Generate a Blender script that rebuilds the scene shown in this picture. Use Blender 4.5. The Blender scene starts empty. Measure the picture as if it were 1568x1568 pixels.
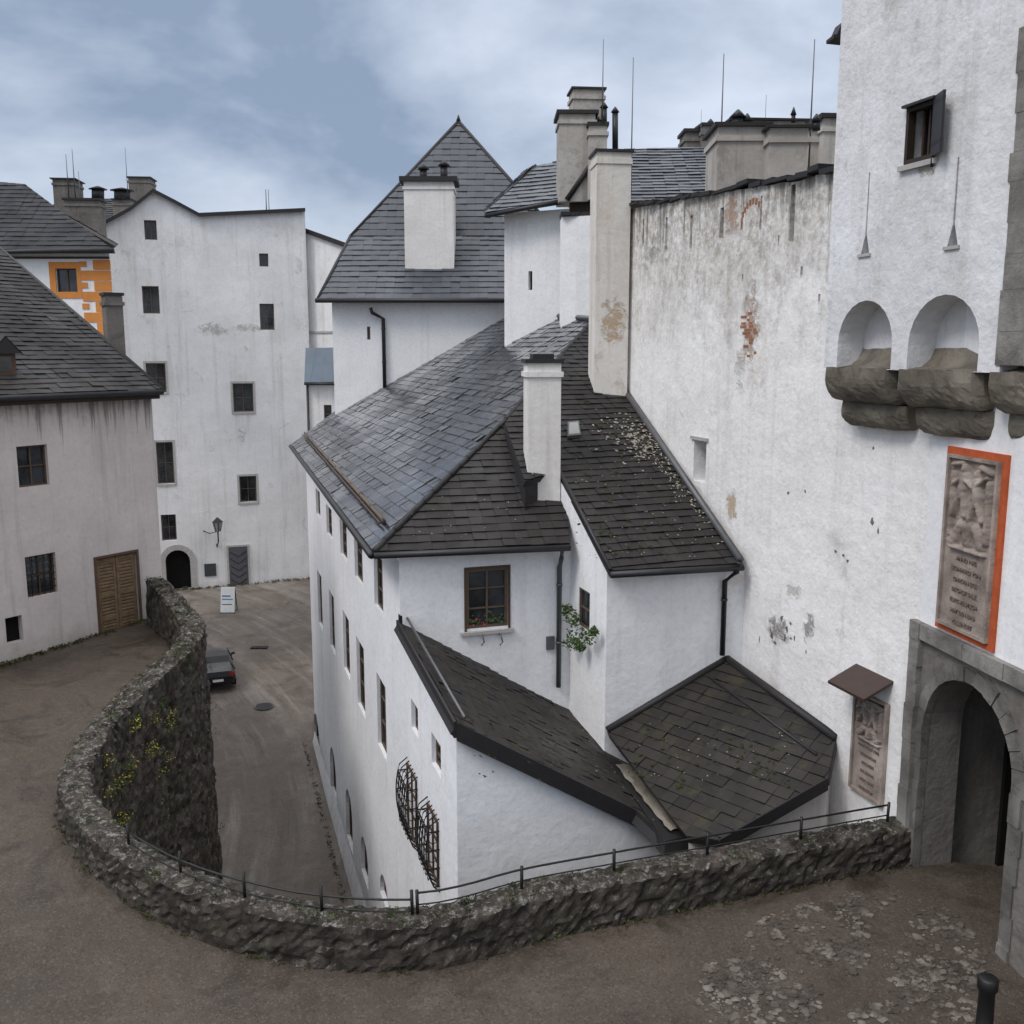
import bpy, bmesh, math, random
from mathutils import Vector, Matrix, noise
from mathutils.geometry import delaunay_2d_cdt
random.seed(7)
R=random.random
def U(a,b): return a+(b-a)*random.random()
scene=bpy.context.scene
PITCH=math.radians(9.35); FOC=1500.0
cp,sp=math.cos(PITCH),math.sin(PITCH)
def ray(px,py):
    u=(px-784)/FOC; v=(784-py)/FOC
    return Vector((u,cp+v*sp,-sp+v*cp))
def atY(px,py,Y):
    r=ray(px,py); return r*(Y/r.y)
def onpl(px,py,pl):
    p,n=pl; r=ray(px,py); return r*(p.dot(n)/r.dot(n))
def plane3(a,b,c):
    n=(b-a).cross(c-a).normalized()
    if n.z<0: n=-n
    return (a,n)
def zt(Y): return -9.64+0.053*Y
def zl(Y):
    pts=[(10,-17.5),(28,-17.2),(36,-16.95),(45,-16.4),(60,-15.2),(66,-14.6),(90,-14.0)]
    if Y<=pts[0][0]: return pts[0][1]
    for (a,za),(b,zb) in zip(pts,pts[1:]):
        if Y<=b: return za+(zb-za)*(Y-a)/(b-a)
    return pts[-1][1]
Fx=lambda Y:4.22-.3164*Y
Wx=lambda Y:11.99-.3164*Y
PLW=(Vector((Wx(20),20,0)),Vector((1,.3164,0)).normalized())
PLT=(Vector((11.3,0,0)),Vector((1,.3164,0)).normalized())

# ------------------------------------------------------------------ materials
MATS={}
class NT:
    def __init__(s,name):
        m=bpy.data.materials.new(name); m.use_nodes=True
        s.m=m; s.t=m.node_tree; s.n=s.t.nodes; s.l=s.t.links
        s.b=s.n['Principled BSDF']; MATS[name]=m
        s.tc=s.n.new('ShaderNodeTexCoord')
    def link(s,a,b): s.l.new(a,b)
    def noise(s,scale,detail=4,rough=.6,vec=None,dist=0):
        n=s.n.new('ShaderNodeTexNoise'); n.inputs['Scale'].default_value=scale
        n.inputs['Detail'].default_value=min(detail,6); n.inputs['Roughness'].default_value=rough
        n.inputs['Distortion'].default_value=dist
        s.l.new(vec if vec else s.tc.outputs['Object'],n.inputs['Vector']); return n.outputs['Fac']
    def mapping(s,scale,src=None,rot=(0,0,0),loc=(0,0,0)):
        m=s.n.new('ShaderNodeMapping'); m.inputs['Scale'].default_value=scale; m.inputs['Rotation'].default_value=rot; m.inputs['Location'].default_value=loc
        s.l.new(src if src else s.tc.outputs['Object'],m.inputs['Vector']); return m.outputs[0]
    def ramp(s,fac,a,b,ca=(0,0,0,1),cb=(1,1,1,1)):
        r=s.n.new('ShaderNodeValToRGB'); e=r.color_ramp.elements
        e[0].position=a; e[0].color=ca; e[1].position=b; e[1].color=cb
        s.l.new(fac,r.inputs[0]); return r.outputs[0]
    def mix(s,fac,a,b,mode='MIX'):
        m=s.n.new('ShaderNodeMix'); m.data_type='RGBA'; m.blend_type=mode
        for sock,v in ((m.inputs[0],fac),(m.inputs[6],a),(m.inputs[7],b)):
            if hasattr(v,'is_output'): s.l.new(v,sock)
            elif isinstance(v,(int,float)): sock.default_value=v
            else: sock.default_value=(v[0],v[1],v[2],1)
        return m.outputs[2]
    def math(s,op,a,b=0.0,clamp=False):
        m=s.n.new('ShaderNodeMath'); m.operation=op; m.use_clamp=clamp
        for i,v in enumerate((a,b)):
            if hasattr(v,'is_output'): s.l.new(v,m.inputs[i])
            else: m.inputs[i].default_value=v
        return m.outputs[0]
    def bump(s,h,strength,dist,prev=None):
        b=s.n.new('ShaderNodeBump'); b.inputs['Strength'].default_value=strength; b.inputs['Distance'].default_value=dist
        s.l.new(h,b.inputs['Height'])
        if prev: s.l.new(prev,b.inputs['Normal'])
        return b.outputs[0]
    def out(s,col,rough,normal=None,spec=.3,metal=0):
        if hasattr(col,'is_output'): s.l.new(col,s.b.inputs['Base Color'])
        else: s.b.inputs['Base Color'].default_value=(col[0],col[1],col[2],1)
        if hasattr(rough,'is_output'): s.l.new(rough,s.b.inputs['Roughness'])
        else: s.b.inputs['Roughness'].default_value=rough
        s.b.inputs['Specular IOR Level'].default_value=spec
        s.b.inputs['Metallic'].default_value=metal
        if normal: s.l.new(normal,s.b.inputs['Normal'])
        return s.m
    def z(s):
        x=s.n.new('ShaderNodeSeparateXYZ'); s.l.new(s.tc.outputs['Object'],x.inputs[0]); return x.outputs[2]

def plaster(name,c1,c2,dirt=(.3,.27,.23),streak=.5,patch=.62,bump=.3,ztop=None,zbot=None,topcol=(.27,.24,.2),topw=.55,brown=None,spots=()):
    t=NT(name)
    col=t.mix(t.ramp(t.noise(.45,5,.65),.35,.68),c1,c2)
    st=t.math('MULTIPLY',t.ramp(t.noise(1.0,5,.7,t.mapping((2.2,2.2,.12))),.52,.78),streak)
    col=t.mix(st,col,dirt)
    pa=t.math('MULTIPLY',t.ramp(t.noise(1.3,6,.72,dist=.6),patch,patch+.1),.42)
    col=t.mix(pa,col,dirt)
    fine=t.noise(9,5,.7)
    col=t.mix(t.math('MULTIPLY',t.ramp(fine,.45,.75),.2),col,dirt)
    z=t.z()
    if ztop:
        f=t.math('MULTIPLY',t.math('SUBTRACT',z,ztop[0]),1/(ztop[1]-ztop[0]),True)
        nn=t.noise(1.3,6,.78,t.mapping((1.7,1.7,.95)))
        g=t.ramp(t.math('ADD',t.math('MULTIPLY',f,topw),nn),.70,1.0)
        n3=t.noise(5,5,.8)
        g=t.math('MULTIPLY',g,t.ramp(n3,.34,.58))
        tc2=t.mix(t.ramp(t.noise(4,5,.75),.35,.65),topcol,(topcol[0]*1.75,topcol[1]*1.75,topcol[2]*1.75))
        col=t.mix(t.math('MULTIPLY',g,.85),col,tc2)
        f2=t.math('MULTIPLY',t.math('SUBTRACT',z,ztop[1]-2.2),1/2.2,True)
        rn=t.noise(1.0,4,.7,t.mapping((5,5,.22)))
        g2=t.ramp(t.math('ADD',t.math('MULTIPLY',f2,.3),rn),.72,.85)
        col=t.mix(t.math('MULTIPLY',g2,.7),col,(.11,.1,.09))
    if brown:
        nb=t.ramp(t.noise(.42,6,.72,dist=.8),brown,brown+.05)
        col=t.mix(t.math('MULTIPLY',nb,.6),col,(.33,.2,.11))
    if zbot:
        f=t.math('MULTIPLY',t.math('SUBTRACT',zbot[1],z),1/(zbot[1]-zbot[0]),True)
        g=t.ramp(t.math('ADD',t.math('MULTIPLY',f,.55),t.math('MULTIPLY',t.noise(1.5,5,.7),.7)),.5,.95)
        col=t.mix(t.math('MULTIPLY',g,.6),col,(.22,.2,.16))
    hole=None
    if spots:
        ns=t.noise(3.2,6,.8,dist=.3)
        for (P,rx,rz,c,k) in spots:
            soft=k<=.45
            m=t.mapping((1/rx,1/rx,1/rz),loc=(-P.x/rx,-P.y/rx,-P.z/rz))
            ln_=t.n.new('ShaderNodeVectorMath'); ln_.operation='LENGTH'; t.link(m,ln_.inputs[0])
            g=t.math('ADD',t.math('SUBTRACT',1.0,ln_.outputs['Value']),t.math('MULTIPLY',t.math('SUBTRACT',ns,.5),5.0))
            g=t.math('MULTIPLY',t.ramp(t.math('MULTIPLY',g,.5),*((.0,.75) if soft else (.1,.4))),k)
            g=t.math('MULTIPLY',g,t.ramp(ln_.outputs['Value'],.6 if soft else .8,1.0,(1,1,1,1),(0,0,0,1)))
            col=t.mix(g,col,c)
            if not soft: hole=g if hole is None else t.math('MAXIMUM',hole,g)
    nrm=t.bump(t.noise(1.6,4,.55),bump,.10)
    nrm=t.bump(fine,bump,.03,nrm)
    if hole is not None: nrm=t.bump(t.math('SUBTRACT',1.0,hole),.7,.03,nrm)
    return t.out(col,.92,nrm,.15)
WH=(.86,.855,.865); WH2=(.78,.775,.785)
SB=(.30,.27,.24); DK=(.12,.105,.095); OC=(.42,.27,.13); BR=(.36,.2,.13)
def w_(px,py,pl=PLW): return onpl(px,py,pl)
wallspots=[(w_(1150,500),.42,1.1,BR,.8),(w_(1135,560),.35,.8,SB,.5),(w_(1120,330),.45,.5,BR,.7),(w_(1190,965),.55,.4,DK,.75),(w_(1238,965),.25,.4,DK,.7),(w_(1215,905),.4,.22,SB,.5),
  (w_(1120,775),.32,.5,OC,.75),(w_(1000,390),.6,.3,SB,.6),(w_(1280,830),.3,.35,SB,.42),(w_(1130,450),1.9,2.0,(.40,.36,.31),.45),(w_(1020,470),1.7,1.6,(.42,.39,.35),.45),(w_(1215,380),.9,1.0,(.30,.26,.22),.45),(w_(1160,560),.6,1.6,(.42,.33,.24),.4)]
plaster('plaster_white',WH,WH2,streak=.22,patch=.68,spots=[(Vector((4.9,21.3,-5.1)),.7,.4,OC,.45),(Vector((-1.2,22.0,-8.3)),.6,.5,(.5,.46,.4),.4)])
plaster('plaster_far',(.79,.78,.785),(.67,.66,.655),streak=.45,patch=.60,zbot=(-15.5,-14.3),spots=[(atY(325,505,61.5),1.2,.5,SB,.65),(atY(380,503,62.2),1.2,.3,SB,.6),(atY(372,668,62),.5,.9,SB,.55),(atY(250,375,60.5),4.0,1.4,(.45,.43,.41),.45),(atY(430,350,62.5),3,1.1,(.45,.43,.41),.45)])
plaster('plaster_facade',(.84,.84,.865),(.77,.77,.785),streak=.25,patch=.68,zbot=(-17.5,-14.5))
plaster('plaster_great_wall',(.87,.855,.85),(.77,.75,.73),dirt=(.36,.31,.27),streak=.38,patch=.60,bump=.55,ztop=(-1.8,3.7),topcol=(.22,.19,.155),topw=.56,spots=wallspots)
plaster('plaster_pillar',(.74,.71,.67),(.62,.58,.53),dirt=(.35,.26,.16),streak=.8,patch=.58,spots=[(atY(940,490,27.3),.45,.8,OC,.8),(atY(930,320,27.3),.35,1.1,(.45,.36,.25),.45)])
plaster('plaster_tower',(.76,.76,.785),(.63,.62,.625),dirt=(.3,.27,.24),streak=.5,patch=.62,bump=.6,ztop=(1.8,7.5),topcol=(.27,.25,.225),topw=.42,spots=[(w_(1420,250,PLT),.35,.25,(.2,.19,.12),.7),(w_(1380,330,PLT),1.2,1.3,(.5,.48,.46),.45)])
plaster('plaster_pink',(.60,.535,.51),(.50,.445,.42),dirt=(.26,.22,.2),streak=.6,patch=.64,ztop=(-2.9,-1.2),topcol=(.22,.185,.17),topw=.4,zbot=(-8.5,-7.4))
plaster('plaster_chimney',(.50,.47,.44),(.34,.31,.28),dirt=(.17,.15,.13),streak=.8,patch=.55)
plaster('plaster_chimney_clean',(.78,.76,.74),(.66,.63,.6),dirt=(.35,.3,.24),streak=.5,patch=.64)
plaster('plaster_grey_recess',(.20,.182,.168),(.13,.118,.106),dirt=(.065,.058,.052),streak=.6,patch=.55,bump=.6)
plaster('plaster_orange',(.68,.27,.07),(.56,.22,.06),dirt=(.35,.2,.1),streak=.3,patch=.66)

def stone(name,c1,c2,c3,scale,rough=.85,bs=.8,bd=.05,moss=.0,lichen=0):
    t=NT(name)
    v=t.n.new('ShaderNodeTexVoronoi'); v.inputs['Scale'].default_value=scale
    w=t.n.new('ShaderNodeVectorMath'); w.operation='ADD'
    nn=t.n.new('ShaderNodeTexNoise'); nn.inputs['Scale'].default_value=scale*1.2; nn.inputs['Detail'].default_value=4
    t.link(t.tc.outputs['Object'],nn.inputs['Vector'])
    sc=t.n.new('ShaderNodeVectorMath'); sc.operation='SCALE'; sc.inputs[3].default_value=.7/scale
    t.link(nn.outputs['Color'],sc.inputs[0]); t.link(t.tc.outputs['Object'],w.inputs[0]); t.link(sc.outputs[0],w.inputs[1])
    t.link(w.outputs[0],v.inputs['Vector'])
    sx=t.n.new('ShaderNodeSeparateXYZ'); t.link(v.outputs['Color'],sx.inputs[0])
    col=t.mix(t.ramp(sx.outputs[0],.1,.9),c1,c2)
    col=t.mix(t.ramp(t.noise(6,6,.78),.56,.70),col,c3)
    col=t.mix(t.math('MULTIPLY',t.ramp(t.noise(1.4,5,.75),.45,.65),.6),col,(c1[0]*.45,c1[1]*.42,c1[2]*.4))
    d=t.ramp(v.outputs['Distance'],.35,.75)
    col=t.mix(t.math('MULTIPLY',d,.6),col,(c1[0]*.35,c1[1]*.35,c1[2]*.35))
    if moss>0:
        col=t.mix(t.math('MULTIPLY',t.ramp(t.noise(1.1,6,.75),.52,.66),moss),col,(.036,.042,.012))
    if lichen:
        ge=t.n.new('ShaderNodeNewGeometry'); gx=t.n.new('ShaderNodeSeparateXYZ'); t.link(ge.outputs['Normal'],gx.inputs[0])
        up=t.ramp(gx.outputs[2],.3,.8)
        li=t.ramp(t.noise(9,6,.8),.52,.62)
        col=t.mix(t.math('MULTIPLY',t.math('MULTIPLY',up,li),lichen),col,(.33,.32,.29))
    nrm=t.bump(t.math('SUBTRACT',1.0,v.outputs['Distance']),bs,bd)
    nrm=t.bump(t.noise(16,6,.8),.9,.04,nrm)
    return t.out(col,rough,nrm,.25)
stone('stone_rubble',(.045,.036,.030),(.098,.082,.070),(.18,.162,.142),4.0,bs=1,bd=.09,moss=.4,lichen=.7)
stone('stone_corbel',(.20,.175,.14),(.27,.24,.195),(.085,.075,.062),1.2,bs=.3,bd=.03)
stone('stone_portal',(.17,.158,.142),(.26,.245,.225),(.1,.09,.08),1.3,bs=.4,bd=.05)
stone('stone_quoin',(.26,.245,.225),(.36,.345,.325),(.16,.15,.135),1.0,bs=.35,bd=.05)
stone('stone_pebbles',(.1,.085,.072),(.25,.22,.19),(.17,.15,.135),5,bs=.2,bd=.01)
stone('stone_relief',(.42,.345,.30),(.5,.42,.37),(.28,.23,.2),2,bs=.1,bd=.01)

def rooft(name,c1,c2,c3,rough=(.28,.55),mosscol=None,mossamt=.0,tile=(.36,.3),spec=.5,big=None,coat=0):
    t=NT(name)
    br=t.n.new('ShaderNodeTexBrick'); br.offset=0.0; br.squash=1
    br.inputs['Scale'].default_value=1; br.inputs['Brick Width'].default_value=tile[0]; br.inputs['Row Height'].default_value=tile[1]
    br.inputs['Mortar Size'].default_value=.006; br.inputs['Mortar Smooth'].default_value=.1; br.inputs['Bias'].default_value=-.1
    br.inputs['Color1'].default_value=(*c1,1); br.inputs['Color2'].default_value=(*c2,1); br.inputs['Mortar'].default_value=(.006,.006,.007,1)
    t.link(t.tc.outputs['UV'],br.inputs['Vector'])
    col=t.mix(t.math('MULTIPLY',t.ramp(t.noise(.7,6,.7),.42,.7),.8),br.outputs['Color'],c3)
    col=t.mix(t.math('MULTIPLY',t.ramp(t.noise(22,4,.7),.55,.75),.3),col,(c3[0]*1.8,c3[1]*1.8,c3[2]*1.8))
    if mosscol: 
        col=t.mix(t.math('MULTIPLY',t.ramp(t.noise(1.6,6,.8),.53,.66),mossamt),col,mosscol)
    rg=t.n.new('ShaderNodeMapRange'); rg.inputs[3].default_value=rough[0]; rg.inputs[4].default_value=rough[1]
    rg.inputs[1].default_value=.35; rg.inputs[2].default_value=.65
    wn=t.noise(.5,4,.6,dist=.5)
    t.link(wn,rg.inputs[0])
    nrm=t.bump(t.noise(12,4,.7),.4,.01)
    if coat:
        cw=t.math('MULTIPLY',t.ramp(wn,.35,.6,(1,1,1,1),(.25,.25,.25,1)),coat)
        t.link(cw,t.b.inputs['Coat Weight']); t.b.inputs['Coat Roughness'].default_value=.16; t.b.inputs['Coat IOR'].default_value=1.6
    return t.out(col,rg.outputs[0],nrm,spec)
rooft('roof_slate_blue',(.032,.037,.05),(.055,.062,.078),(.026,.03,.038),rough=(.25,.45),spec=.6,tile=(.4,.36))
rooft('roof_slate_wet',(.030,.033,.042),(.05,.053,.066),(.022,.023,.028),rough=(.16,.34),mosscol=(.05,.042,.036),mossamt=.3,spec=.8,tile=(.4,.3),coat=.9)
rooft('roof_brown',(.018,.0155,.0155),(.033,.028,.027),(.012,.0105,.0105),rough=(.5,.8),mosscol=(.045,.042,.02),mossamt=.35,spec=.33,tile=(.32,.26))
rooft('roof_moss',(.02,.0165,.0145),(.034,.028,.024),(.012,.0105,.0095),rough=(.5,.8),mosscol=(.055,.048,.018),mossamt=.55,spec=.33,tile=(.32,.26))
rooft('roof_far',(.018,.018,.023),(.03,.03,.035),(.014,.014,.016),rough=(.5,.75),spec=.3)
rooft('roof_metal_blue',(.07,.10,.14),(.08,.115,.15),(.05,.07,.09),rough=(.4,.5),tile=(.6,4))

def simple(name,c,rough=.6,spec=.4,metal=0,var=.25,scale=6,bump=.2):
    t=NT(name)
    col=t.mix(t.ramp(t.noise(scale,5,.7),.35,.7),c,tuple(x*(1-var) for x in c))
    return t.out(col,rough,t.bump(t.noise(scale*5,3,.6),bump,.01),spec,metal)
simple('metal_dark',(.03,.029,.032),.5,.5,.3)
simple('flashing_dark',(.022,.02,.021),.6,.4,.0)
simple('iron_black',(.012,.011,.011),.5,.5,.2)
simple('pipe_grey',(.13,.13,.135),.5,.5,.4)
simple('wood_brown',(.10,.06,.04),.65,.3)
simple('wood_frame',(.13,.095,.07),.6,.3)
simple('wood_shutter',(.2,.13,.075),.7,.3,var=.5)
simple('wood_dark',(.04,.028,.022),.7,.3)
simple('surround_grey',(.45,.43,.41),.85,.2)
simple('red_paint',(.52,.115,.045),.85,.15,var=.3)
simple('copper_brown',(.06,.036,.028),.5,.5,.3)
simple('brick_red',(.36,.17,.1),.9,.1,var=.4)
simple('interior_dark',(.012,.011,.01),.9,.1)
simple('debris',(.40,.36,.30),.9,.1,var=.5,scale=30)
simple('leaf_green',(.07,.12,.03),.6,.3,var=.5,scale=12)
simple('moss_green',(.045,.052,.015),.9,.1,var=.5,scale=12)
simple('grass_dry',(.1,.1,.04),.9,.1,var=.5,scale=12)
simple('flower_yellow',(.6,.5,.03),.7,.2)
simple('flower_red',(.5,.06,.07),.7,.2)
simple('car_paint',(.012,.012,.014),.2,.6,.2,var=.05)
simple('rubber',(.012,.012,.012),.9,.1)
simple('sign_white',(.7,.72,.72),.5,.3,var=.1)
simple('sign_blue',(.08,.2,.35),.5,.3,var=.1)
simple('sign_dark',(.05,.055,.06),.5,.3,var=.1)
simple('lamp_glass',(.3,.31,.31),.2,.5,var=.1)
simple('tail_red',(.3,.015,.01),.2,.5,var=.05)
simple('door_grey',(.10,.10,.115),.6,.3)
simple('lettering',(.2,.15,.13),.9,.1)
t=NT('glass_window'); t.out(t.mix(t.ramp(t.noise(1.5,3),.4,.6),(.014,.016,.018),(.045,.05,.055)),.08,t.bump(t.noise(2.5,2),.15,.02),.6)
def ground(name,c1,c2,c3,dark,gravel=.5,tracks=False,wet=(.45,.9)):
    t=NT(name)
    col=t.mix(t.ramp(t.noise(.33,5,.65,dist=.4),.35,.65),c1,c2)
    col=t.mix(t.math('MULTIPLY',t.ramp(t.noise(1.2,6,.7,dist=.3),.52,.72),.7),col,c3)
    dk=t.noise(.5,5,.7,dist=1.2)
    col=t.mix(t.math('MULTIPLY',t.ramp(dk,.50,.66),.75),col,dark)
    if tracks:
        m=t.mapping((1,1,0),loc=(45,-25,0))
        L_=t.n.new('ShaderNodeVectorMath'); L_.operation='LENGTH'; t.link(m,L_.inputs[0])
        x=t.n.new('ShaderNodeSeparateXYZ'); t.link(m,x.inputs[0]); an=t.math('ARCTAN2',x.outputs[1],x.outputs[0])
        brk=t.ramp(t.noise(.35,4,.7),.36,.6)
        for (sr,sa,off,lo,hi,amt,cc) in ((1.05,2.8,0,.50,.62,.6,(.32,.29,.265)),(1.7,4.0,7.3,.55,.70,.5,dark),(2.4,7.0,3.1,.54,.68,.35,(.32,.29,.265))):
            cb=t.n.new('ShaderNodeCombineXYZ'); t.link(t.math('MULTIPLY',L_.outputs['Value'],sr),cb.inputs[0]); t.link(t.math('MULTIPLY',an,sa),cb.inputs[1]); cb.inputs[2].default_value=off
            s=t.noise(1.0,5,.65,cb.outputs[0],dist=.6)
            col=t.mix(t.math('MULTIPLY',t.math('MULTIPLY',t.ramp(s,lo,hi),brk),amt),col,cc)
    v=t.n.new('ShaderNodeTexVoronoi'); v.inputs['Scale'].default_value=38; t.link(t.tc.outputs['Object'],v.inputs['Vector'])
    sx=t.n.new('ShaderNodeSeparateXYZ'); t.link(v.outputs['Color'],sx.inputs[0])
    col=t.mix(t.math('MULTIPLY',t.ramp(sx.outputs[0],.84,.88),gravel),col,(c3[0]*1.7,c3[1]*1.7,c3[2]*1.7))
    col=t.mix(t.math('MULTIPLY',t.ramp(sx.outputs[1],.8,.84),.4),col,(dark[0]*.6,dark[1]*.6,dark[2]*.6))
    rg=t.n.new('ShaderNodeMapRange'); rg.inputs[1].default_value=.4; rg.inputs[2].default_value=.62
    rg.inputs[3].default_value=wet[1]; rg.inputs[4].default_value=wet[0]
    t.link(dk,rg.inputs[0])
    nrm=t.bump(t.noise(1.2,5,.6),.4,.08); nrm=t.bump(t.noise(30,4,.8),.7,.015,nrm)
    return t.out(col,rg.outputs[0],nrm,.35)
ground('ground_terrace',(.076,.058,.044),(.052,.040,.031),(.098,.079,.062),(.029,.021,.016),gravel=.25,wet=(.38,.9))
ground('ground_lane',(.175,.148,.125),(.13,.108,.09),(.225,.196,.17),(.072,.055,.043),gravel=.15,tracks=True)
ground('ground_far',(.1,.1,.07),(.08,.09,.05),(.13,.12,.09),(.05,.05,.03))

# ------------------------------------------------------------------ builders
class Bld:
    def __init__(s,name,origin=(0,0,0)):
        s.name=name; s.parts={}; s.extra=[]; s.origin=Vector(origin)
    def add(s,tag,mat,verts,faces,uvs=None,smooth=False):
        p=s.parts.setdefault(tag,dict(v=[],f=[],m=[],uv=[],sm=[],mats=[]))
        if mat not in p['mats']: p['mats'].append(mat)
        mi=p['mats'].index(mat); o=len(p['v'])
        p['v']+= [Vector(v) for v in verts]
        for i,f in enumerate(faces):
            p['f'].append([a+o for a in f]); p['m'].append(mi); p['sm'].append(smooth)
            p['uv'].append(uvs[i] if uvs else [(0,0)]*len(f))
    def finish(s):
        objs=[]
        for tag,p in s.parts.items():
            me=bpy.data.meshes.new(s.name+'_'+tag)
            me.from_pydata([v-s.origin for v in p['v']],[],p['f'])
            for m in p['mats']: me.materials.append(MATS[m])
            uvl=me.uv_layers.new(name='UVMap')
            me.polygons.foreach_set('material_index',p['m'])
            me.polygons.foreach_set('use_smooth',p['sm'])
            flat=[]
            for uv in p['uv']:
                for a in uv: flat+= [a[0],a[1]]
            if len(flat)==2*len(me.loops): uvl.data.foreach_set('uv',flat)
            me.update()
            objs.append(bpy.data.objects.new(tag,me))
        if len(objs)==1 and not s.extra:
            ob=objs[0]; ob.name=s.name; ob.location=s.origin; scene.collection.objects.link(ob); return ob
        e=bpy.data.objects.new(s.name,None); e.location=s.origin; scene.collection.objects.link(e)
        for ob in objs:
            scene.collection.objects.link(ob); ob.parent=e
        for ob in s.extra:
            scene.collection.objects.link(ob); ob.parent=e; ob.location=ob.location-s.origin
        return e
def box(b,tag,mat,o,a,c,d):
    o,a,c,d=Vector(o),Vector(a),Vector(c),Vector(d)
    v=[o,o+a,o+a+c,o+c,o+d,o+a+d,o+a+c+d,o+c+d]
    f=[(0,3,2,1),(4,5,6,7),(0,1,5,4),(1,2,6,5),(2,3,7,6),(3,0,4,7)]
    if a.cross(c).dot(d)<0: f=[tuple(reversed(x)) for x in f]
    b.add(tag,mat,v,f)
def tube(b,tag,mat,pts,r,n=8,smooth=True):
    pts=[Vector(p) for p in pts]; vs=[];fs=[]
    for i,p in enumerate(pts):
        d=(pts[min(i+1,len(pts)-1)]-pts[max(i-1,0)]).normalized()
        a=d.cross(Vector((0,0,1)) if abs(d.z)<.9 else Vector((1,0,0))).normalized(); c=d.cross(a)
        rr=r[i] if isinstance(r,(list,tuple)) else r
        for k in range(n):
            t=2*math.pi*k/n; vs.append(p+a*math.cos(t)*rr+c*math.sin(t)*rr)
    for i in range(len(pts)-1):
        for k in range(n):
            fs.append((i*n+k,i*n+(k+1)%n,(i+1)*n+(k+1)%n,(i+1)*n+k))
    fs.append(tuple(reversed(range(n)))); fs.append(tuple((len(pts)-1)*n+k for k in range(n)))
    b.add(tag,mat,vs,fs,smooth=smooth)
def inpoly(x,y,poly):
    c=False; j=len(poly)-1
    for i in range(len(poly)):
        xi,yi=poly[i]; xj,yj=poly[j]
        if (yi>y)!=(yj>y) and x<(xj-xi)*(y-yi)/(yj-yi)+xi: c=not c
        j=i
    return c
class Wall:
    """vertical plane; A is left as seen from the front, B right"""
    def __init__(s,A,B):
        s.A=Vector((A[0],A[1],0)); s.B=Vector((B[0],B[1],0)); s.d=(s.B-s.A).normalized(); s.L=(s.B-s.A).length
        s.n=Vector((s.d.y,-s.d.x,0))
    def st(s,px,py,off=0):
        p=onpl(px,py,(s.A+s.n*off,s.n)); return ((p-s.A).dot(s.d),p.z)
    def p(s,a,z,off=0):
        q=s.A+s.d*a+s.n*off; return Vector((q.x,q.y,z))
    def sY(s,Y): return (Y-s.A.y)/s.d.y
    def rect(s,x0,y0,x1,y1):
        ym=(y0+y1)/2; xm=(x0+x1)/2
        return (s.st(x0,ym)[0],s.st(x1,ym)[0],s.st(xm,y1)[1],s.st(xm,y0)[1])
def wbox(b,tag,mat,W,s0,s1,z0,z1,o0,o1):
    box(b,tag,mat,W.p(s0,z0,o0),W.d*(s1-s0),W.n*(o1-o0),Vector((0,0,z1-z0)))
def panel(b,tag,mat,W,outline,holes=(),depth=.25,rmat=None,off=0,outer_edge=0):
    pts=[Vector(p) for p in outline]; edges=[(i,(i+1)%len(outline)) for i in range(len(outline))]
    for h in holes:
        k=len(pts); pts+=[Vector(p) for p in h]; edges+=[(k+i,k+(i+1)%len(h)) for i in range(len(h))]
    r=delaunay_2d_cdt(pts,edges,[],0,1e-5)
    V,Fc=r[0],r[2]; fs=[]
    for f in Fc:
        cx=sum(V[i].x for i in f)/len(f); cy=sum(V[i].y for i in f)/len(f)
        if not inpoly(cx,cy,outline): continue
        if any(inpoly(cx,cy,h) for h in holes): continue
        fs.append(f)
    b.add(tag,mat,[W.p(v.x,v.y,off) for v in V],fs)
    for h in holes:
        vs=[W.p(a,z,off) for a,z in h]+[W.p(a,z,off-depth) for a,z in h]; n=len(h)
        b.add(tag,rmat or mat,vs,[(i,(i+1)%n,n+(i+1)%n,n+i) for i in range(n)])
    if outer_edge:
        n=len(outline)
        vs=[W.p(a,z,off) for a,z in outline]+[W.p(a,z,off-outer_edge) for a,z in outline]
        b.add(tag,mat,vs,[(i,(i+1)%n,n+(i+1)%n,n+i) for i in range(n)])
def rh(r): s0,s1,z0,z1=r; return [(s0,z0),(s1,z0),(s1,z1),(s0,z1)]
def archh(s0,s1,z0,z1,n=12):
    rad=(s1-s0)/2; cx=(s0+s1)/2; zs=z1-rad
    return [(s0,z0),(s1,z0)]+[(cx+rad*math.cos(math.pi*i/n),zs+rad*math.sin(math.pi*i/n)) for i in range(n+1)]
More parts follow.
